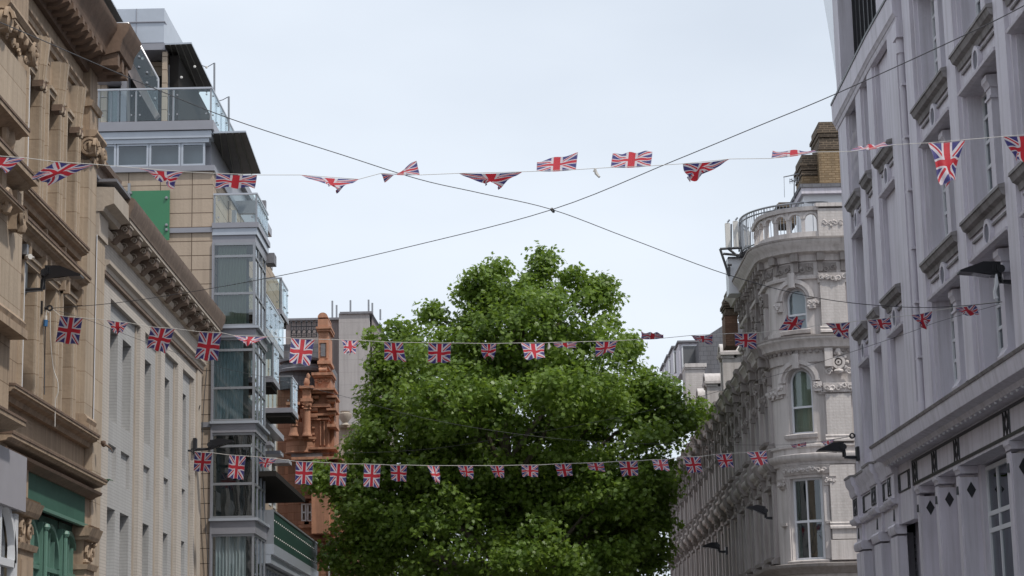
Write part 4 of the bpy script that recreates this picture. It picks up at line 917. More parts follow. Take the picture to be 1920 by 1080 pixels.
z0, z1, hw = z_r[2]; window(T, K, s3 - hw, s3 + hw, z0, z1, -.14, 2, 1, 'whitef', 'dglass', ('curtain', 0, 1, .12), .07, zr=[z0 + (z1 - z0) * .47])
for u, k, z0, z1 in side: window(T, K, u - .5, u + .5, z0, z1, -.2, 2 if k == 2 else 1, 2, 'whitef', 'dglass', None, .07, arch=1 if k < 2 else 0)
# mouldings round windows on the round and along the side
def hoodarch(s_, zc, hw, mat='cream'):
    b = mb(mat); b.arch(K, s_, zc, hw + .03, hw + .12, 0, .07); b.arch(K, s_, zc, hw + .12, hw + .24, 0, .14); b.box(K, s_ - .09, s_ + .09, 0, .2, zc + hw - .02, zc + hw + .42, 2)
    for q in (-1, 1): b.box(K, s_ + q * (hw + .17) - .11, s_ + q * (hw + .17) + .11, 0, .12, zc - .32, zc - .04, 2); b.ornament(K, s_ + q * (hw + .17) - .12, s_ + q * (hw + .17) + .12, zc - .28, zc - .08, .14, 2, .05)
    return b.build('window_arch', T)
hoodarch(s1, z_r[0][1], .36); hoodarch(s2, z_r[1][1], .40)
for u, k, z0, z1 in side:
    if k < 2: hoodarch(u, z1, .5, 'creamworn')
b = mb('cream')
for (z0, z1, hw), s_ in zip(z_r, sc): b.sweep(K, s_ - hw - .1, s_ + hw + .1, [(0, z0 - .16), (.1, z0 - .14), (.14, z0 - .04), (0, z0 + .0)]); 
z0, z1, hw = z_r[2]
for q in (-1, 1):
    c = s3 + q * (hw + .1); b.box(K, c - .07, c + .07, 0, .05, z0, z1 + .02, 1); c = s3 + q * (hw + .22); b.sweep(K, c - .17, c + .17, [(0, z1 - .3), (.08, z1 - .26), (.12, z1 - .1), (.18, z1), (0, z1 + .02)]); b.ornament(K, c - .16, c + .16, z1 - .24, z1 - .06, .14, 3, .06)
    b.sweep(K, c - .12, c + .16, [(0, z0 + 1.0), (.1, z0 + 1.02), (.12, z0 + 1.1), (0, z0 + 1.12)])
b.sweep(K, s3 - .75, s3 + .75, [(0, z1 + .1), (.06, z1 + .1), (.16, z1 + .34), (0, z1 + .38)]); b.ornament(K, s3 - .65, s3 + .65, z1 + .12, z1 + .32, .12, 9, .06); b.build('window_surround', T)
# horizontal courses
def course(nm, s0, s1_, prof, mat='cream', top=None):
    b = mb(mat); b.sweep(K, s0, s1_, prof)
    if top: b.mat('creamworn').sweep(K, s0 - .01, s1_ + .01, top)
    return b.build(nm, T)
zc0 = zk(456)
course('main_cornice', -5, SH + .3, [(0, zc0 - .62), (.1, zc0 - .6), (.14, zc0 - .42), (.34, zc0 - .36), (.4, zc0 - .2), (.52, zc0 - .1), (.54, zc0), (-.5, zc0 + .04)], 'cream', [(-.5, zc0 + .0), (.56, zc0 - .02), (.56, zc0 + .04), (-.5, zc0 + .1)])
course('frieze', -5, SH + .1, [(0, zc0 - 1.16), (.1, zc0 - 1.14), (.12, zc0 - 1.06), (.04, zc0 - 1.02), (.04, zc0 - .62), (0, zc0 - .6)])
zb1 = 11.86
course('belt_cornice', -5, SE, [(0, zb1 - .75), (.06, zb1 - .73), (.08, zb1 - .62), (.12, zb1 - .4), (.3, zb1 - .32), (.34, zb1 - .16), (.44, zb1 - .08), (.45, zb1), (0, zb1 + .03)], 'cream', [(0, zb1 + .0), (.47, zb1 - .02), (.47, zb1 + .03), (0, zb1 + .1)])
course('middle_band', -5, SE, [(0, 8.08), (.08, 8.1), (.1, 8.18), (.2, 8.24), (.24, 8.32), (.24, 8.4), (.1, 8.44), (.1, 8.58), (.16, 8.62), (.16, 8.68), (0, 8.72)])
course('base_ledge', -5, SE, [(0, 4.92), (.12, 4.94), (.2, 5.06), (.4, 5.12), (.42, 5.2), (0, 5.26)], 'creamworn')
course('sill_band', s1 + .5, SH, [(0, 11.97), (.06, 11.97), (.06, 12.12), (0, 12.14)]); 
for zz, nm in ((10.45, 'impost_band'),):
    for p, q in ((-1.6, s2 - .58), (s2 + .58, 2.6)):
        b = mb('cream'); b.box(K, p, q, 0, .06, zz, zz + .04); b.box(K, p, q, 0, .05, zz - .3, zz); b.ornament(K, p, q, zz - .28, zz - .02, .08, int((q - p) / .22), .07); b.build(nm, T)
    p, q = .02, s1 - .62; b = mb('cream'); zz = z_r[0][1] - .02; b.box(K, p, q, 0, .05, zz - .22, zz); b.ornament(K, p, q, zz - .2, zz, .07, 3, .06); b.build(nm, T)
b = mb('creamworn'); u = -1.5      # carved blocks in frieze and dentils
while u < SH: b.box(K, u, u + .2, .0, .28, zc0 - .62, zc0 - .36, 1); b.box(K, u + .03, u + .17, .0, .14, zc0 - .93, zc0 - .62, 1); u += .68
u = -1.2
while u < SH: b.box(K, u, u + .4, .04, .06, zc0 - 1.0, zc0 - .66, 2); b.ornament(K, u, u + .42, zc0 - .98, zc0 - .7, .08, 2, .06); u += .68
b.build('frieze_relief', T)
b = mb('creamworn'); u = -1.5
while u < 12: b.box(K, u, u + .09, .08, .2, zb1 - .46, zb1 - .36, 1); u += .18
b.build('dentil_course', T)
# painted-brick pilaster strips facing the camera
for p, q in ((-.74, -.0), (-1.8, -1.06)):
    b = mb('creambrick')
    for z0, z1 in ((12.0, zc0 - 1.2), (8.74, 10.15), (5.9, 8.06)): b.box(K, p, q, 0, .135, z0, z1)
    b.build('brick_facing', T)
for p, q in ((-.8, .05), (-1.86, -1.0)):
    b = mb('cream')
    for z in (6.2, 8.75, 11.98): b.sweep(K, p, q, [(0, z), (.2, z), (.2, z + .06), (.15, z + .1), (.17, z + .16), (.13, z + .2), (0, z + .22)], 1)
    b.sweep(K, p, q, [(0, zc0 - 1.28), (.14, zc0 - 1.28), (.2, zc0 - 1.0), (0, zc0 - .96)], 1); b.ornament(K, p, q, zc0 - 1.26, zc0 - 1.04, .2, 5, .07)
    b.sweep(K, p, q, [(0, 10.2), (.16, 10.2), (.2, 10.46), (0, 10.5)], 1); b.ornament(K, p, q, 10.22, 10.44, .2, 5, .07)
    b.sweep(K, p, q, [(0, 5.3), (.18, 5.3), (.18, 5.86), (0, 5.9)], 1); b.box(K, q - .3, q - .06, .06, .28, 10.95, 11.5, 1)
    b.build('pilaster_moulding', T)
b = mb('cream'); q = K.w(-.42, .12, zk(684)); FK = Fr((9.15, 60.3), 0, 'f'); uc = q.x - 9.15       # cartouche
b.arch(FK, uc, q.z, .12, .2, .1, .2, 0, 2 * math.pi, 20); b.arch(FK, uc, q.z, .03, .08, .1, .19, 0, 2 * math.pi, 12); b.blob((q.x, 60.1, q.z + .3), (.1, .08, .12), 8, .3); b.blob((q.x, 60.1, q.z - .27), (.13, .08, .08), 8, .3)
for k in range(10): a = k / 10 * 2 * math.pi; b.blob((q.x + .26 * math.cos(a), 60.13, q.z + .27 * math.sin(a)), (.06, .06, .06), 6, .4)
b.spiral(FK, uc - .3, q.z - .28, .16, .1, .035, 1.6, 1, 16); b.spiral(FK, uc + .3, q.z - .28, .16, .1, .035, 1.6, -1, 16); b.build('cartouche', T)
# pilasters, capitals and aprons of the street side
u = A + .05
while u < SE:
    b = mb('creamworn')
    for z0, z1 in ((8.7, 11.0), (5.3, 8.06)) + (((11.95, 13.4),) if u < SH else ()):
        b.mat('creamside').box(K, u - .17, u + .17, 0, .1, z0, z1, 1); b.mat('creamworn').sweep(K, u - .22, u + .22, [(0, z1 - .38), (.12, z1 - .36), (.16, z1 - .1), (.22, z1 - .04), (.22, z1 + .02), (0, z1 + .04)], 1); b.ornament(K, u - .2, u + .2, z1 - .32, z1 - .08, .17, 3, .06)
        b.sweep(K, u - .22, u + .22, [(0, z0), (.18, z0), (.18, z0 + .1), (.13, z0 + .16), (0, z0 + .2)], 1)
    b.box(K, u - .15, u + .15, .05, .36, 11.2, 11.56, 1)
    b.sweep(K, u - .34, u + .34, [(0, zb1 - .72), (.16, zb1 - .7), (.2, zb1 - .45), (.4, zb1 - .36), (.44, zb1 - .16), (.55, zb1 - .06), (.56, zb1 + .05), (0, zb1 + .12)], 1); b.sweep(K, u - .3, u + .3, [(0, 8.0), (.16, 8.02), (.3, 8.2), (.33, 8.42), (.22, 8.46), (.24, 8.74), (0, 8.78)], 1)
    b.build('side_pilaster', T); u += 2.5
u = A + 1.3
while u < SE - 1.5: b = mb('creamworn'); b.ornament(K, u - .9, u + .9, 11.15, 11.45, .08, 7, .09); b.ornament(K, u - .8, u + .8, 10.3, 10.5, .08, 5, .08); b.box(K, u - .55, u + .55, .0, .14, 7.6, 7.7, 1); b.sweep(K, u - .65, u + .65, [(0, 8.9), (.2, 8.92), (.22, 9.0), (0, 9.04)], 1); b.sweep(K, u - .65, u + .65, [(0, 5.4), (.2, 5.42), (.22, 5.52), (0, 5.56)], 1); b.build('bay_ornament', T); u += 2.5
# roof balustrade, pedestal
zB = zc0 + .05
b = mb('cream'); b.sweep(K, -.05, 3.4, [(.02, zB), (.2, zB), (.2, zB + .22), (.02, zB + .24)]); b.sweep(K, -.05, 3.4, [(-.04, zB + .86), (.24, zB + .86), (.26, zB + .98), (-.04, zB + 1.0)])
b.mat('creambrick').box(K, -1.9, -.02, -.05, .26, zB, zB + .9, 1); b.mat('cream').sweep(K, -1.95, .03, [(-.1, zB + .95), (.32, zB + .95), (.32, zB + 1.06), (-.1, zB + 1.1)], 1); b.ornament(K, -.75, -.15, zB + .35, zB + .6, .27, 4, .06)
n = 8; du_ = 3.4 / n
for i in range(n + 1): u = -.05 + du_ * i; b.box(K, u - .045, u + .045, .05, .17, zB + .22, zB + .9, 1)
for i in range(n): u = -.05 + du_ * (i + .5); b.archfill(K, u, zB + .62, du_ / 2 - .05, zB + .88, .06, .16, 8); b.arch(K, u, zB + .62, du_ / 2 - .06, du_ / 2 - .0, .04, .19, n=8)
b.box(K, 3.4, SH, -.3, .0, zB, zB + .3); b.build('balustrade', T)
# chimney stacks
b = mb('whitef'); b.wbox((at(1508, 385, 64).x, 64, zB - .3), (11.5, 66, at(1508, 362, 64).z)); b.mat('white').wbox((at(1502, 360, 63.9).x, 63.8, at(1502, 363, 63.8).z), (11.5, 66.2, at(1502, 352, 63.8).z)); b.mat('slate').wbox((at(1500, 352, 63.8).x, 63.75, at(1500, 352, 63.8).z), (11.5, 66.3, at(1500, 345, 63.8).z)); b.build('chimney_base', T)
def stack(Y, x0, x1, ytop, ycap, ymid, ybot, dep, x2_=None, nm='chimney', m1='brick'):
    b = mb(m1); yb(b, Y, dep, x0, ymid, x1, ybot); b.mat('sootbrick'); yb(b, Y + .0, dep, x0, ycap, x1, ymid); yb(b, Y - .05, dep + .1, x0 - 1, ytop, x1 + 1, ytop + 14 if ycap - ytop > 20 else ytop + 8)
    e = (ytop + ycap) / 2; yb(b, Y - .1, dep + .2, x0 - 4, e, x1 + 3, e + 6); yb(b, Y - .05, dep + .1, x0 - 2, e + 6, x1 + 2, ycap); yb(b, Y, dep, x0, ytop + 2, x1, ycap + 2); yb(b, Y - .04, dep + .08, x0 - 1.5, ymid - 6, x1 + 1.5, ymid - 2)
    return b.build(nm, T)
stack(64.2, 1536, 1600, 228, 256, 281, 347, 1.6); stack(64.6, 1504, 1537, 290, 318, 330, 347, 1.4)
stack(67.5, 1461, 1493, 379, 384, 396, 420, 1, m1='sootbrick'); stack(69, 1360, 1384, 556, 577, 592, 648, 1.0, m1='redbrick')
# circular roof railing
b = mb('galv'); cx, cy, r = 9.75, 66.2, 2.2; zr0, zr1 = 15.75, 16.85; n = 44; a0, a1 = math.radians(150), math.radians(285)
for z in (zr0, zr1, zr1 - .14): b.tube([(cx + r * math.cos(a0 + (a1 - a0) * i / n), cy + r * math.sin(a0 + (a1 - a0) * i / n), z) for i in range(n + 1)], .025 if z < zr1 else .035, 5)
for i in range(n + 1):
    a = a0 + (a1 - a0) * i / n; b.tube([(cx + r * math.cos(a), cy + r * math.sin(a), zr0), (cx + r * math.cos(a), cy + r * math.sin(a), zr1)], .03 if i % 4 == 0 else .014, 4)
b.mat('lead').lathe((cx, cy, 14.5), [(2.05, 0), (2.05, .3), (2.05, 1.1), (2.2, 1.2)], 30); b.build('roof_railing', T)
b = mb('slate'); b.wbox((8.0, 62.5, 14.15), (20, 66.8, 14.75)); b.build('roof', T)
# lower range: mansard, pedimented dormers, white dormers
b = mb('slate'); s0, s1_ = SH, SE
y0, y1 = 61.7 + SH - A, 61.7 + SE - A
b.add([(8.0, y0, 11.8), (9.4, y0, 15.0), (9.4, y1, 15.0), (8.0, y1, 11.8), (20, y0, 15.0), (20, y1, 15.0), (20, y0, 11.8), (20, y1, 11.8)], [(0, 1, 2, 3), (1, 4, 5, 2), (0, 6, 4, 1), (3, 2, 5, 7), (4, 6, 7, 5)])
b.build('mansard_roof', T)
b = mb('slate'); p0, p1 = at(1310, 640, 90), at(1362, 606, 90); b.add([(p0.x, 90, p0.z), (p1.x, 90, p1.z), (p1.x + 4, 90, p1.z), (p1.x + 4, 90, p0.z - 3), (p0.x, 90, p0.z - 3)] + [(p0.x, 98, p0.z), (p1.x, 98, p1.z), (p1.x + 4, 98, p1.z), (p1.x + 4, 98, p0.z - 3), (p0.x, 98, p0.z - 3)], [(0, 1, 2, 3, 4), (9, 8, 7, 6, 5), (0, 5, 6, 1), (1, 6, 7, 2), (0, 4, 9, 5)]); b.build('roof_ridge', T)
for x, yt, ww in ((1388, 627, 26), (1347, 645, 28), (1319, 700, 24), (1306, 728, 18)):
    r_ = ray(x, yt); X = 7.55; Y = X * r_[1] / r_[0]; z = at(x, yt, Y).z; hw = .5
    b = mb('cream'); u = A + Y - 61.7; zb_ = zb1 + .05
    for e in (u - hw, u + hw - .2): b.box(K, e, e + .2, -.35, .12, zb_, z - .45, 1); b.sweep(K, e - .04, e + .24, [(-.3, z - .62), (.15, z - .6), (.2, z - .46), (-.3, z - .44)], 1)
    b.arch(K, u, z - .72, .34, .46, -.3, .06); b.box(K, u - hw, u + hw, -.4, .0, z - .6, z - .42, 1); b.box(K, u - .3, u + .3, -.35, -.2, zb_, z - .4, 1)
    b.arch(K, u, z - .45, .0, .45, -1.4, .12, sz=.7); b.arch(K, u, z - .45, .45, .58, -1.5, .2, sz=.75); b.sweep(K, u - .62, u + .62, [(-1.4, z - .5), (.2, z - .5), (.24, z - .4), (-1.4, z - .38)], 1); b.box(K, u - hw, u + hw, -1.4, -.35, zb_, z - .4, 1)
    b.mat('creamworn').blob(K.w(u - hw - .2, .0, zb_ + .2), (.25, .2, .25), 8, .3); b.ornament(K, u - hw, u + hw, zb_, zb_ + .3, .15, 4, .1); b.build('pedimented_dormer', T)
b = mb('creambrick'); yb(b, 86, 1.5, 1286, 692, 1322, 760); b.mat('cream'); yb(b, 85.9, 1.7, 1284, 681, 1325, 688); yb(b, 85.95, 1.6, 1285, 688, 1323, 692); b.build('parapet_pier', T)
for x0, x1, yt, yb_, Y in ((1274, 1313, 638, 700, 92), (1263, 1275, 648, 705, 97), (1254, 1264, 664, 705, 101), (1246, 1255, 680, 705, 105)):
    b = mb('white'); yb(b, Y, 2, x0, yt + 3, x1, yb_); b.mat('lead'); yb(b, Y - .15, 2.3, x0 - 4, yt, x1 + 1, yt + 3.5)
    o = b.build('dormer', T); Fd = Fr((0, Y), 0, 'f'); p, q = at(x0 + (x1 - x0) * .2, yb_ - 6, Y), at(x1 - (x1 - x0) * .14, yt + 11, Y)
    w_ = mb('whitef'); w_.box(Fd, p.x - .06, p.x, 0, .05, p.z, q.z + .06); w_.box(Fd, q.x, q.x + .06, 0, .05, p.z, q.z + .06); w_.box(Fd, p.x, q.x, 0, .05, q.z, q.z + .06); w_.build('window_frame', o)
    g = mb('lampglass'); g.box(Fd, p.x, q.x, 0, .02, p.z, q.z); g.build('pane', o)
# things on that roof
MT = thing('tv_aerial', 'spindly television aerial beside the dark brick chimney on the ivory corner building', 'aerial', at(1489, 375, 65))
b = mb('galv'); b.tube([at(1489, 375, 65), at(1489, 333, 65)], .02, 5); b.tube([at(1469, 332, 65), at(1503, 325, 65)], .02, 5); b.tube([at(1470, 332, 65), at(1471, 370, 65)], .01, 4); b.build('mast', MT)
b = mb('galv')
for k in range(6): b.tube([at(1481 + k * 4, 340 - k, 65) + Vector((0, 0, -.09)), at(1481 + k * 4, 340 - k, 65) + Vector((0, 0, .09))], .012, 4)
b.tube([at(1480, 341, 65), at(1503, 336, 65)], .015, 4); b.tube([at(1482, 336, 65), at(1500, 346, 65)], .015, 4); b.build('dipole', MT)
MT = thing('phone_mast', 'group of pale upright phone antennas on a steel outrigger frame at the corner roof edge', 'antenna mast', at(1375, 500, 66))
for x, yt, yb_ in ((1365, 418, 464), (1380, 414, 464), (1401, 432, 460)):
    b = mb('antenna'); yb(b, 66, .15, x - 4.5, yt, x + 4.5, yb_); b.build('antenna_panel', MT); 
    b = mb('galv'); b.tube([at(x + 6, yt + 2, 66.2), at(x + 6, yb_ + 8, 66.2)], .03, 6); b.tube([at(x - 1, yt - 1, 66), at(x + 3, yt - 6, 66)], .03, 5); b.build('pole', MT)
b = mb('metaldark')
for p in (((1350, 467), (1405, 464)), ((1356, 476), (1398, 480)), ((1350, 467), (1367, 518)), ((1364, 497), (1372, 497)), ((1366, 467), (1385, 482)), ((1395, 464), (1385, 482)), ((1367, 518), (1367, 500))): b.tube([at(*p[0], 66), at(*p[1], 66)], .045, 5); 
b.build('outrigger', MT)
b = mb('whitef'); yb(b, 66.2, .8, 1366, 484, 1398, 550); b.mat('lead'); yb(b, 66.15, .9, 1365, 481, 1399, 484); b.build('cabinet', MT)
# ------------------------------------------------------------------ wall lamps
def lamp(label, Y, plate, elbow, head, side, scale=1.0):
    """plate: (x,y0,y1) on the wall; elbow: (x,y) end of the arm; head: x_tip, x_back, y_tip, y_top, y_low. Lies in the plane at distance Y"""
    t = thing('street_lamp', label, 'wall lamp', at(plate[0], plate[2], Y), 'floodlight lamps on wall brackets along the street')
    b = mb('black'); p = at(plate[0], plate[1], Y); q = at(plate[0], plate[2], Y); b.wbox((p.x - .04, Y - .12, q.z), (p.x + .04, Y + .12, p.z))
    a = at(plate[0], elbow[1], Y); e = at(elbow[0], elbow[1], Y); b.tube([a, e], .035, 8)
    back = at(head[1], (head[3] + head[4]) / 2, Y); b.tube([e, e + Vector((0, 0, (back.z - e.z) * .5)), back], .045, 8); b.build('arm', t)
    tip = at(head[0], head[2], Y); top = at(head[1], head[3], Y); low = at(head[1], head[4], Y); w_ = .16; s_ = (top - tip)
    mid = tip.lerp(top, .55) + Vector((0, 0, .05)); ml = tip.lerp(low, .55)
    V = []
    for p, k in ((tip, .9), (mid, 1.15), (top, .55), (low, .55), (ml, 1.0), (tip + Vector((0, 0, -.03)), .9)): V += [p + Vector((0, -w_ * k, 0)), p + Vector((0, w_ * k, 0))]
    b = mb('black'); n = 6
    b.add(V, [(2 * i, 2 * ((i + 1) % n), 2 * ((i + 1) % n) + 1, 2 * i + 1) for i in range(n)] + [tuple(2 * i for i in range(n)), tuple(2 * i + 1 for i in reversed(range(n)))])
    for k in range(4): c = back + (tip - back) * (.04 + .05 * k) + Vector((0, 0, .03)); b.wbox((c.x - .008, Y - .13, c.z - .06), (c.x + .008, Y + .13, c.z + .08))
    b.tube([back + Vector((0, -.12, 0)), back + Vector((0, .12, 0))], .07, 10)
    o = b.build('lamp_head', t)
    g = mb('lampglass'); d = Vector((0, 0, -.012)); a1, a2 = tip.lerp(ml, .12), ml.lerp(low, .5); g.quad(a1 + d + Vector((0, -.13, 0)), a2 + d + Vector((0, -.13, 0)), a2 + d + Vector((0, .13, 0)), a1 + d + Vector((0, .13, 0))); g.build('lamp_glass', o, smooth=0)
    b = mb('cable'); c = back + Vector((0, -.06, -.05)); b.tube([c, c + Vector((.03 * side, 0, -.18)), e + Vector((0, -.05, -.03)), a + Vector((0, -.05, -.06))], .012, 5); b.build('flex', t)
    return t
lamp('black floodlight lamp with cable on the sandstone wall, nearest on the left', 35.6, (45, 486, 548), (80, 543), (154, 86, 517, 499, 526), -1)
lamp('black floodlight lamp at the far end of the cream building, pointing over the street', 55.0, (366, 822, 852), (393, 842), (438, 394, 827, 826, 843), -1)
lamp('largest black floodlight lamp high on the white building, white rag hanging beneath', 34.0, (1906, 500, 543), (1873, 528), (1797, 1874, 509, 492, 520), 1)
lamp('black wedge floodlight lamp at the corner of the white building beside the bunting hook', 48.2, (1608, 838, 864), (1583, 857), (1532, 1581, 844, 829, 848), 1)
lamp('dark floodlight lamp on the ivory building just left of its rounded corner', 62.0, (1456, 952, 976), (1436, 971), (1400, 1435, 951, 950, 966), 1)
lamp('distant floodlight lamp low on the ivory building beside the tree', 71.5, (1362, 1026, 1040), (1348, 1034), (1316, 1346, 1024, 1017, 1030), 1)

# hooks where the wires are tied to the walls
def hook(label, Y, x, y, dx, rope=True, sz=1.0):
    t = thing('wall_hook', label, 'wall hook', at(x, y, Y), 'iron wall hooks holding the wires'); p = at(x, y, Y)
    b = mb('black'); b.wbox((p.x - .03, Y - .1 * sz, p.z - .12 * sz), (p.x + .03, Y + .1 * sz, p.z + .12 * sz)); q = at(x + dx, y, Y)
    b.tube([p, p.lerp(q, .6)], .03 * sz, 6); b.arch(Fr((p.lerp(q, .8).x, Y), 0, 'f'), 0, p.z, .03 * sz, .06 * sz, -.02, .02, 0, 2 * math.pi, 10); b.build('plate', t)
    return p.lerp(q, .85)
hA = hook('black iron hook on the sandstone wall holding the middle bunting line, blue connector beside it', 37.0, 79, 578, 18)
hB = hook('black iron hook plate on the white building under the largest lamp, middle line tied on', 34.6, 1907, 563, -22, sz=1.3)
hC = hook('small iron hook at the far end of the cream building, lower bunting line tied on', 54.6, 350, 845, 14)
hD = hook('iron hook above the wedge lamp at the white building corner, lower line tied on', 48.6, 1609, 817, -14, sz=1.2)

# ------------------------------------------------------------------ overhead wires
def wire(name, label, pts, r=.009, cat='wire', mat='cable', knots=(), group='plain steel wires across the street'):
    P = [at(*p) for p in pts]; Q = []
    for i in range(len(P) - 1):
        a = P[max(i - 1, 0)]; b_, c, d = P[i], P[i + 1], P[min(i + 2, len(P) - 1)]
        for k in range(6):
            t = k / 6; Q.append(.5 * ((2 * b_) + (c - a) * t + (2 * a - 5 * b_ + 4 * c - d) * t * t + (3 * b_ - a - 3 * c + d) * t ** 3))
    Q.append(P[-1]); b = mb(mat); b.tube(Q, r, 5)
    for k in knots: b.mat('black').blob(k, (.025, .025, .03), 6, .5)
    o = b.build(name); tag(o, label, cat, group); return o
KN = at(1035, 393, 28.4)
wire('span_wire', 'long black wire sagging from the upper left corner to the white building hook', [(-260, -60, 20), (0, 42, 21.8), (235, 143, 23.3), (430, 222, 24.5), (640, 290, 25.9), (785, 336, 26.8), (900, 362, 27.6), (1035, 393, 28.4), (1180, 447, 29.2), (1370, 517, 30.4), (1540, 560, 31.7), (1700, 576, 32.9), (1810, 573, 33.8), (1888, 565, 34.5)], .006, knots=[KN, KN + Vector((.015, 0, -.02))])
wire('span_wire', 'long black wire rising from the sandstone hook through the knot to the upper right corner', [(97, 578, 37), (250, 564, 35.6), (510, 520, 33), (770, 462, 30.6), (1035, 393, 28.4), (1260, 303, 26.2), (1420, 237, 24.7), (1565, 177, 23.4), (1800, 70, 21.6), (1925, 8, 20.8), (2100, -90, 19.5)], .006)
wire('span_wire', 'thin wire dropping from the sandstone hook, across the glass bay and down over the tree', [(97, 580, 37), (165, 600, 38), (275, 642, 39.2), (410, 688, 40.8), (510, 710, 42), (640, 742, 43.4), (800, 785, 45), (980, 815, 46.6), (1150, 830, 47.4), (1370, 834, 48), (1490, 833, 48.3), (1596, 819, 48.6)], .004)
wire('span_wire', 'thin wire running down left from the white building hook past the ivory building', [(1888, 567, 34.5), (1760, 603, 36), (1700, 625, 36.8), (1540, 678, 38.7), (1350, 733, 41), (1180, 778, 43.5), (980, 815, 46.6), (780, 844, 50), (560, 850, 52.5), (363, 846, 54.6)], .004)

# ------------------------------------------------------------------ bunting
def flag(label, row, Y, a, b_, d, c, i):
    """cloth hung by its top edge a-b; d under b, c under a. The cloth is full size: what the outline loses in height it gains in depth"""
    A_, B_, D_, C_ = at(*a, Y), at(*b_, Y), at(*d, Y), at(*c, Y)
    rr = random.Random(i * 13 + 5); sgn = 1 if rr.random() < .7 else -1
    D_ = Vector(D_); C_ = Vector(C_)
    hd = math.sqrt(max(0, FH ** 2 - (D_ - B_).length ** 2)) * .8; hc = math.sqrt(max(0, FH ** 2 - (C_ - A_).length ** 2)) * .8
    hw = math.sqrt(max(0, (FW * .93) ** 2 - (D_ - C_).length ** 2)) * .35
    fold = rr.uniform(.5, 1.2)
    D2 = at(d[0], d[1], Y + sgn * hd + hw); C2 = at(c[0], c[1], Y + sgn * hc - hw * .6)
    nx, ny = 16, 18; V = []; ph = rr.uniform(0, 6.28); k1 = rr.uniform(5, 9); amp = .008 + .022 * min(1, (hd + hc) / .8)
    crump = max(0, 1 - (D_ - C_).length / FW)
    for j in range(ny + 1):
        v = j / ny
        for k in range(nx + 1):
            u = k / nx; top = A_.lerp(B_, u); bot = C2.lerp(D2, u); p = top.lerp(bot, v)
            s_ = math.sin(u * k1 + ph + v * 2.2) * amp * v; s2 = math.sin(u * k1 * 1.9 - v * 3.1 + ph * 2) * (.012 + .02 * crump * fold) * v
            p += Vector((.25 * s2 + crump * .055 * fold * math.sin(u * 9 + v * 5 + ph) * v, s_ * 1.8 + crump * .06 * math.sin(u * 13 + ph) * v, s2 * .9 + s_ * .5 + crump * .05 * fold * math.sin(u * 7 - v * 6 + ph * 1.7) * v * (1 - .4 * v)))
            p.z -= .012 * math.sin(math.pi * u) * (1 - v)
            V.append(p)
    F_ = [(j * (nx + 1) + k, j * (nx + 1) + k + 1, (j + 1) * (nx + 1) + k + 1, (j + 1) * (nx + 1) + k) for j in range(ny) for k in range(nx)]
    me = bpy.data.meshes.new('bunting_flag'); o_ = A_; me.from_pydata([tuple(p - o_) for p in V], [], F_)
    me.materials.append(M['flag']); uv = me.uv_layers.new(name='UVMap'); me.polygons.foreach_set('use_smooth', [True] * len(F_))
    for pl in me.polygons:
        for li in pl.loop_indices: vi = me.loops[li].vertex_index; uv.data[li].uv = ((vi % (nx + 1)) / nx, 1 - (vi // (nx + 1)) / ny)
    o = bpy.data.objects.new('bunting_flag', me); o.location = o_; S.collection.objects.link(o)
    tag(o, label, 'flag', row)
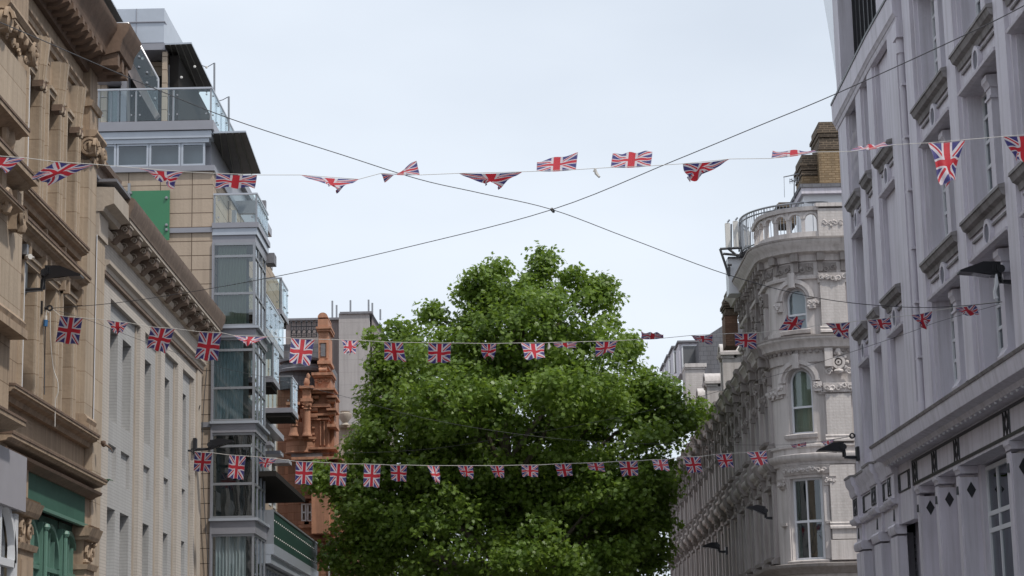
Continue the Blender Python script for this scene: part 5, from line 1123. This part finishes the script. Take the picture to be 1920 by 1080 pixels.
FL = [
 ('union flags on the upper bunting line', 22.0, [
  ((-35, 290), (47, 296), (12, 321), (-30, 318), 'blown up and cut by the left edge of the photo'),
  ((103, 303), (177, 308), (92, 345), (57, 333), 'swept left across the sandstone windows, largest of its line'),
  ((258, 315), (343, 322), (325, 353), (292, 330), 'pinched to a point in front of buff cladding'),
  ((405, 325), (482, 328), (478, 352), (403, 352), 'short and level just above the railing of the glass bay terrace'),
  ((563, 328), (673, 336), (634, 358), (615, 346), 'folded to a shallow triangle, first to hang wholly against sky'),
  ((714, 325), (787, 328), (781, 300), (722, 341), 'twisted and flipped up beside the crossing long wire'),
  ((860, 325), (980, 322), (937, 349), (905, 344), 'folded into a wide drooping triangle left of the wire knot'),
  ((1006, 321), (1080, 318), (1083, 287), (1007, 303), 'blown upright above its line over the wire knot'),
  ((1145, 314), (1220, 311), (1224, 283), (1148, 289), 'blown upright as a neat level rectangle against sky'),
  ((1280, 307), (1369, 298), (1308, 332), (1290, 340), 'crumpled with its red face hanging left, right of the rising wire'),
  ((1446, 297), (1532, 285), (1524, 282), (1450, 283), 'blown flat and thin beside the tall brick chimney'),
  ((1594, 284), (1680, 271), (1660, 268), (1604, 276), 'blown nearly edge on at the roof corner of the white building'),
  ((1740, 268), (1810, 262), (1787, 343), (1768, 345), 'hanging long and crumpled to a point against white pilasters'),
  ((1880, 256), (1955, 250), (1945, 300), (1903, 302), 'cut by the right edge of the photo')]),
 ('union flags on the middle bunting line', 37.0, [
  ((113, 592), (155, 596), (148, 646), (104, 642), 'hanging full beside the hook on the sandstone wall'),
  ((200, 600), (241, 605), (226, 626), (214, 623), 'crumpled at the near end of the cream building'),
  ((283, 613), (328, 616), (312, 662), (275, 652), 'tilted and open over the cream wall'),
  ((374, 622), (416, 624), (407, 678), (366, 672), 'hanging full under the tip of the bracketed cornice'),
  ((438, 629), (502, 631), (470, 649), (458, 645), 'folded like a bow before the glass corner bay'),
  ((546, 634), (590, 636), (581, 686), (542, 680), 'hanging full over the round slate turret beside the terracotta pier'),
  ((640, 637), (673, 638), (664, 663), (648, 663), 'small and pinched in front of the grey tower'),
  ((720, 641), (755, 642), (761, 677), (721, 674), 'first wholly over the tree, lower right corner curling'),
  ((803, 643), (846, 643), (844, 680), (802, 680), 'squarest and fullest one over the upper tree'),
  ((903, 644), (931, 644), (925, 672), (905, 672), 'narrow and half turned over the tree middle'),
  ((977, 643), (1021, 643), (1021, 672), (985, 673), 'open with drooping hem, right of the narrow half turned one'),
  ((1037, 642), (1081, 641), (1080, 654), (1040, 649), 'thin and blown almost flat over the tree'),
  ((1117, 640), (1158, 639), (1150, 660), (1117, 669), 'slanting at the right side of the tree top'),
  ((1202, 636), (1244, 634), (1244, 626), (1203, 622), 'low and level against open sky between tree and dormers'),
  ((1295, 629), (1337, 627), (1334, 647), (1305, 638), 'sloping before the white dormer and slate roof'),
  ((1377, 625), (1419, 624), (1417, 655), (1380, 648), 'wide and open beside the pedimented dormer of the ivory building'),
  ((1460, 619), (1501, 617), (1509, 600), (1478, 591), 'blown upward across the upper arched corner window'),
  ((1548, 606), (1593, 604), (1592, 637), (1566, 626), 'folded over where the ivory and white buildings meet'),
  ((1628, 600), (1668, 595), (1672, 617), (1640, 617), 'crumpled, first wholly against the white building'),
  ((1709, 591), (1748, 583), (1737, 616), (1727, 612), 'pinched to a narrow point beside the white downpipe'),
  ((1790, 577), (1828, 571), (1838, 590), (1804, 590), 'spread like a fan nearest the hook on the white building')]),
 ('union flags on the lower bunting line', 52.0, [
  ((365, 847), (398, 849), (393, 885), (363, 883), 'hanging full at the far end of the cream wall'),
  ((430, 853), (461, 855), (456, 900), (427, 895), 'hanging full in front of the dark panes of the glass bay'),
  ((486, 857), (520, 860), (505, 874), (488, 878), 'crumpled at the right edge of the glass bay'),
  ((555, 865), (587, 866), (585, 909), (553, 907), 'hanging long beside the dark canopy and terracotta wall'),
  ((620, 868), (651, 870), (648, 911), (618, 909), 'hanging long at the left edge of the tree'),
  ((683, 870), (714, 871), (711, 914), (681, 912), 'longest over dark leaves, left of a squarer one'),
  ((732, 872), (763, 872), (762, 903), (733, 901), 'square and flat, close right of the longest one'),
  ((801, 873), (824, 873), (824, 907), (816, 906), 'half folded into a narrow slant over the tree'),
  ((858, 873), (887, 873), (887, 898), (866, 892), 'small with its lower left corner lifted'),
  ((919, 873), (944, 873), (946, 895), (928, 895), 'smallest and slanting right at the lowest sag'),
  ((978, 872), (1009, 872), (1009, 894), (979, 893), 'small and nearly square over the tree centre'),
  ((1040, 870), (1071, 869), (1074, 891), (1046, 894), 'leaning right, next after the nearly square one'),
  ((1101, 868), (1131, 867), (1135, 884), (1104, 880), 'shallowest one with a lifted hem over the tree'),
  ((1160, 865), (1195, 864), (1197, 891), (1166, 893), 'full and leaning, between two shallower ones'),
  ((1222, 862), (1252, 861), (1255, 883), (1228, 880), 'shallow near the right edge of the leaves'),
  ((1281, 857), (1313, 856), (1317, 885), (1291, 887), 'full, half over leaves and half over ivory wall'),
  ((1342, 852), (1372, 850), (1376, 876), (1350, 876), 'over the ivory wall, first clear of the tree'),
  ((1400, 848), (1436, 845), (1441, 869), (1415, 873), 'spread wide left of the rounded corner'),
  ((1483, 834), (1512, 828), (1510, 836), (1487, 840), 'small and bunched over the window sill band'),
  ((1540, 828), (1565, 823), (1560, 832), (1543, 834), 'tiny bundle above the wedge lamp')])]
SHORT = {'union flags on the upper bunting line': 'upper', 'union flags on the middle bunting line': 'middle', 'union flags on the lower bunting line': 'lower'}
def rowY(k, x, Y):
    if k == 1: return 37.0 + (34.6 - 37.0) * (x - 97) / (1885 - 97)
    if k == 2: return 54.6 + (48.6 - 54.6) * (x - 363) / (1596 - 363)
    return Y
fi = 0
ends = [[(-260, 262)], [(97, 578), (1885, 564)], [(363, 846), (1597, 818)]]
for k, (grp, Y, fl_) in enumerate(FL):
    pts = list(ends[k])
    for a, b_, d, c, lab in fl_:
        fi += 1; Yq = rowY(k, (a[0] + b_[0]) / 2, Y); flag('%s-line union flag, %s' % (SHORT[grp], lab), grp, Yq, a, b_, d, c, fi); pts += [a, b_]
    if k == 0: pts += [(2100, 236)]
    pts = sorted(pts); P = [at(x, y, rowY(k, x, Y)) for x, y in pts]
    b = mb('rope'); b.tube(P, (.0035, .005, .007)[k], 4)
    o = b.build('bunting_line'); tag(o, ('pale cord of the nearest bunting line crossing the sky', 'pale cord of the middle bunting line strung across the tree top', 'pale cord of the lowest bunting line strung before the dark leaves')[k], 'cord', 'bunting cords')
t = thing('rag', 'scrap of white tape knotted on the upper bunting cord between two upright flags', 'tape', at(1117, 317, 22))
b = mb('rope'); b.tube([at(1116, 316, 22), at(1118, 325, 22.02), at(1124, 332, 22)], [.012, .02, .014], 5); b.tube([at(1116, 316, 22), at(1113, 322, 22)], .01, 4); b.build('tape', t)
t = thing('rag', 'white tape hanging from the middle bunting cord over the tree', 'tape', at(1030, 643, 35.7))
b = mb('rope'); b.tube([at(1029, 643, 35.7), at(1030, 650, 35.72), at(1028, 655, 35.7)], [.01, .03, .012], 5); b.build('tape', t)
t = thing('rag', 'strip of white cloth hanging below the largest lamp', 'cloth', at(1867, 520, 34))
b = mb('whitef'); b.tube([at(1868, 514, 33.9), at(1869, 532, 33.88), at(1865, 548, 33.9), at(1868, 560, 33.9)], [.02, .04, .03, .045], 6); b.build('cloth', t)
t = thing('cable_connector', 'blue and white plug hanging from the hook on the sandstone wall', 'plug', at(86, 610, 36.9))
b = mb('rope'); b.tube([at(92, 586, 36.9), at(88, 582, 36.9), at(86, 592, 36.9)], .012, 5); b.mat('antenna').tube([at(86, 592, 36.9), at(86, 600, 36.9)], .025, 8)
m, n_, bs = newmat('blue_plastic'); bs.inputs['Base Color'].default_value = (.03, .13, .30, 1); M['bluep'] = m
b.mat('bluep').tube([at(86, 600, 36.9), at(85, 612, 36.9)], .04, 8); b.build('plug', t)
for i, (lab, pts, r, mt) in enumerate((('white cord hanging down the sandstone wall from the hook', [(94, 585, 36.9), (95, 640, 36.9), (100, 690, 37), (108, 715, 37), (109, 735, 37), (104, 752, 37), (103, 800, 37)], .009, 'rope'),
        ('dark cable running straight down the sandstone wall below the blue plug', [(85, 612, 36.9), (84, 660, 37), (83, 740, 37)], .012, 'cable'),
        ('dark cable running down from the left lamp along the pilaster edge', [(44, 548, 35.5), (42, 600, 35.5), (40, 662, 35.5)], .014, 'cable'),
        ('cable hanging down the far edge of the cream building', [(375, 760, 55.4), (366, 800, 55.6), (364, 850, 55.6), (366, 900, 55.6), (362, 990, 55.6)], .014, 'cable'),
        ('long cable sagging down the buff cladding beside the glass bay', [(388, 690, 56.9), (382, 760, 56.9), (379, 850, 56.9), (384, 960, 56.9), (392, 1085, 56.9)], .012, 'cable'),
        ('white cable dropping beside the nearest lamp and junction box on the white building', [(1903, 462, 34.0), (1906, 478, 34), (1909, 505, 34), (1903, 540, 34), (1900, 556, 34)], .01, 'rope'))):
    wire('loose_cable', lab, pts, r, 'cable', mt, group='loose cables on the walls')
t = thing('junction_box', 'small grey junction box on the white building near the right edge', 'junction box', at(1903, 478, 34.2)); b = mb('galv'); p = at(1903, 480, 34.1); b.wbox((p.x - .05, 34.0, p.z - .07), (p.x + .05, 34.2, p.z + .07)); b.mat('black').tube([at(1900, 438, 34.1), at(1900, 444, 34.1)], .05, 8); b.mat('cable').tube([at(1900, 444, 34.1), at(1904, 470, 34.1)], .008, 4); b.build('box', t)
t = thing('security_camera', 'black security camera perched on the shop cornice of the white building', 'camera', at(1813, 730, 35.0)); b = mb('black'); p = at(1815, 722, 36); b.blob(p, (.07, .08, .09), 8, .3); b.tube([p, at(1800, 738, 36)], .03, 6); b.tube([at(1800, 737, 36), at(1790, 739, 36)], .02, 6); b.build('housing', t)
t = thing('security_camera', 'white security camera on a grey box on the sandstone bay beside the left lamp', 'camera', at(48, 480, 35.3)); b = mb('galv'); p = at(48, 470, 35.3); b.wbox((p.x - .05, 35.2, p.z - .08), (p.x + .05, 35.35, p.z + .1)); b.mat('antenna').tube([at(52, 482, 35.2), at(57, 481, 35.15)], .05, 8); b.tube([at(57, 481, 35.2), at(64, 483, 35.2)], .015, 5); b.build('housing', t)
t = thing('spiky_plant', 'small blue green weed growing on the end of the sandstone cornice', 'plant', at(198, 905, 41.2)); b = mb('plant'); c = at(198, 908, 41.2)
for k in range(14): a = k * .45; b.tube([c, c + Vector((.08 * math.cos(a), .05 * math.sin(a), .1)), c + Vector((.15 * math.cos(a), .1 * math.sin(a), .07))], [.014, .01, .003], 4)
b.build('leaves', t)
t = thing('bird_figure', 'small dark rooftop bird scarer at the end of the sandstone string course', 'ornament', at(196, 838, 41.2)); b = mb('soot'); c = at(194, 832, 41.2); b.blob(c, (.06, .08, .07), 7, .3)
for k in range(3): b.tube([c, c + Vector((.1 + .02 * k, 0, -.05 - .02 * k)), c + Vector((.16 + .01 * k, 0, -.1 - .03 * k))], [.02, .014, .008], 4)
b.build('figure', t)

# ------------------------------------------------------------------ the plane tree
t = thing('plane_tree', 'tall leafy plane tree filling the end of the street between the buildings', 'tree', (-.6, 72, 0))
YT_ = 72.0; ppm = 3870 / YT_
rg = np.random.default_rng(11)
def ptree(x, y): p = at(x, y, YT_); return np.array([p.x, p.y, p.z])
lobes = [   # photo column, row, half width, half height (in px), depth half, shift in depth, twig count
 (975, 630, 140, 105, 3.2, 0, 130), (1000, 560, 78, 52, 1.5, 0, 36), (1015, 508, 30, 24, .6, 0, 8), (915, 545, 55, 48, 1.2, .3, 26), (1110, 560, 42, 40, 1.0, .2, 20), (880, 600, 50, 30, 1, 0, 14),
 (832, 705, 138, 95, 3.2, 0, 110), (750, 652, 42, 36, 1.0, .3, 24), (808, 585, 27, 20, .5, .2, 9), (718, 690, 34, 44, 1.2, .4, 20), (1090, 690, 130, 110, 3.2, 0, 130), (1230, 765, 72, 62, 1.7, -.3, 56), (1215, 725, 45, 34, 1.0, 0, 16), (1278, 795, 24, 36, .8, -.5, 11),
 (776, 835, 122, 118, 3.4, 0, 112), (960, 800, 200, 140, 4.6, 0, 170), (1150, 850, 150, 120, 3.6, 0, 120), (702, 765, 36, 50, 1.2, .2, 22), (680, 855, 46, 56, 1.4, .3, 28), (625, 905, 36, 26, .8, .3, 16),
 (700, 960, 92, 95, 2.6, .2, 80), (850, 1000, 170, 120, 4.2, 0, 110), (1050, 1010, 170, 120, 4.2, 0, 100), (1200, 980, 78, 120, 2.4, 0, 80), (1225, 910, 44, 60, 1.4, 0, 26), (668, 1040, 68, 60, 1.8, .3, 40), (965, 1050, 62, 42, 1.2, -3.4, 30), (1110, 1060, 90, 40, 1.6, -3.0, 30), (1150, 930, 90, 60, 1.2, -2.6, 26), (860, 780, 130, 70, 1.2, -3.6, 40), (1060, 770, 120, 70, 1.2, -3.8, 40),
 (1030, 484, 12, 14, .4, 0, 3), (1010, 478, 9, 12, .3, 0, 2), (930, 500, 26, 18, .6, .2, 7), (897, 520, 22, 16, .5, -.2, 5), (868, 548, 20, 14, .5, .3, 5), (1075, 516, 24, 14, .5, 0, 5), (1132, 528, 16, 12, .4, 0, 4), (1142, 560, 16, 14, .4, .2, 4), (1150, 600, 18, 20, .5, 0, 5), (1178, 640, 18, 18, .6, .3, 5), (745, 606, 18, 12, .5, .1, 4), (700, 632, 12, 10, .4, 0, 3), (600, 880, 18, 16, .5, .4, 5), (590, 905, 14, 14, .4, .4, 4), (1308, 770, 10, 20, .4, -.6, 4), (900, 640, 200, 80, 3.4, 2, 40), (960, 880, 300, 150, 3.0, 2.4, 150), (960, 720, 260, 120, 2.4, 2.6, 110),
 (940, 1010, 300, 110, 2.0, 3.0, 130), (1090, 930, 170, 90, 2.0, 2.4, 70), (980, 930, 130, 90, 2.2, .5, 110), (860, 900, 120, 80, 2.4, .4, 80), (1060, 960, 150, 90, 2.2, 1.0, 90), (760, 980, 110, 90, 2.0, .8, 60), (1180, 1000, 80, 90, 1.6, .6, 50),
 (900, 1150, 240, 110, 4.5, 0, 60), (1130, 1150, 150, 110, 3.5, 0, 40)]
tw = []; lob_c = []
for (x, y, hw, hh, dd, sh, n) in lobes:
    c = ptree(x, y) + np.array([0, sh, 0]); lob_c.append(c); k = 0
    while k < n:
        v = rg.normal(size=3); v /= np.linalg.norm(v); r = rg.uniform(.35, 1.0) ** .55
        p = c + v * r * np.array([max(hw - 13, hw * .6) / ppm, dd, max(hh - 9, hh * .6) / ppm]); tw.append((p, v)); k += 1
tw_p = np.array([q[0] for q in tw]); tw_n = np.array([q[1] for q in tw])
NL = 66
cnt = rg.integers(int(NL * .5), int(NL * 1.4), len(tw)); idx = np.repeat(np.arange(len(tw)), cnt); N = len(idx)
off = rg.normal(size=(N, 3)); off /= np.linalg.norm(off, axis=1)[:, None]; off *= (rg.uniform(0, 1, N) ** .45)[:, None] * np.array([.6, .6, .44])
cen = tw_p[idx] + off; cen[:, 2] -= .12 * (off[:, 0] ** 2 + off[:, 1] ** 2) * 3
nrm = tw_n[idx] * .35 + off * 1.0 + rg.normal(size=(N, 3)) * .75 + np.array([0, -.12, .75]); nrm /= np.linalg.norm(nrm, axis=1)[:, None]
tx = rg.normal(size=(N, 3)); tx -= nrm * (tx * nrm).sum(1)[:, None]; tx /= np.linalg.norm(tx, axis=1)[:, None]; ty = np.cross(nrm, tx)
size = rg.uniform(.055, .118, N)
ang = np.radians([-90, -62, -28, -8, 22, 52, 68, 90, 112, 128, 158, 188, 208, 242]); rad = np.array([.35, .75, .55, 1.0, .6, 1.05, .62, 1.25, .62, 1.05, .6, 1.0, .55, .75]); K_ = len(ang)
px_, py_ = rad * np.cos(ang), rad * np.sin(ang)
curl = rg.uniform(-.1, .35, N)
V = cen[:, None, :] + size[:, None, None] * (px_[None, :, None] * tx[:, None, :] + py_[None, :, None] * ty[:, None, :] - (curl[:, None] * (px_ ** 2)[None, :])[:, :, None] * nrm[:, None, :])
V = V.reshape(-1, 3) - np.array([-.6, 72, 0])
me = bpy.data.meshes.new('crown'); me.vertices.add(N * K_); me.vertices.foreach_set('co', V.astype(np.float32).ravel())
me.loops.add(N * K_); me.loops.foreach_set('vertex_index', np.arange(N * K_, dtype=np.int32)); me.polygons.add(N)
me.polygons.foreach_set('loop_start', np.arange(0, N * K_, K_, dtype=np.int32)); me.polygons.foreach_set('loop_total', np.full(N, K_, dtype=np.int32))
tone = np.clip(rg.uniform(-.5, .55, N), 0, 1) * (rg.random(N) < .45) + (rg.random(N) < .03) * .5
at_ = me.attributes.new('tone', 'FLOAT', 'FACE'); at_.data.foreach_set('value', tone.astype(np.float32))
me.materials.append(M['leaf']); me.update(calc_edges=True); me.polygons.foreach_set('use_smooth', [False] * N)
o = bpy.data.objects.new('crown', me); S.collection.objects.link(o); o.parent = t
b = mb('bark'); base = Vector((-.6, 72, 0)); b.tube([base, base + Vector((.05, 0, 2)), base + Vector((-.05, .1, 4.5)), base + Vector((.1, 0, 7)), base + Vector((.2, 0, 10)), base + Vector((.5, 0, 13)), Vector(ptree(1005, 520))], [.55, .42, .36, .3, .2, .12, .03], 12)
o = b.build('trunk', t)
b = mb('bark'); rr = random.Random(4)
for c in lob_c[:31]:
    c = Vector(c); zs = max(3.5, min(12.5, c.z - 2.0 - abs(c.x + .6) * .45)); st = Vector((-.6 + .05 * zs * .6, 72, zs)); md = st.lerp(c, .5) + Vector((rr.uniform(-.3, .3), rr.uniform(-.3, .3), .35)); c = md.lerp(c, .8); r0 = .05 + .012 * (c - st).length
    b.tube([st, st.lerp(md, .5) + Vector((0, 0, .1)), md, md.lerp(c, .6) + Vector((rr.uniform(-.15, .15), 0, .1)), c], [r0 * 1.2, r0, r0 * .7, r0 * .45, .02], 6)
    for q in range(3 if (c - Vector((-.6, 72, 9))).length < 4.5 else 0):
        e = c + Vector((rr.uniform(-1, 1) * 1.3, rr.uniform(-1, 1) * 1.0, rr.uniform(-.2, 1.1))); b.tube([md.lerp(c, .5), c.lerp(e, .3), e], [r0 * .4, .02, .008], 4)
b.build('branches', t)
# every thing keeps plain names; drop the helper property
for o in bpy.data.objects:
    if '_o' in o: del o['_o']
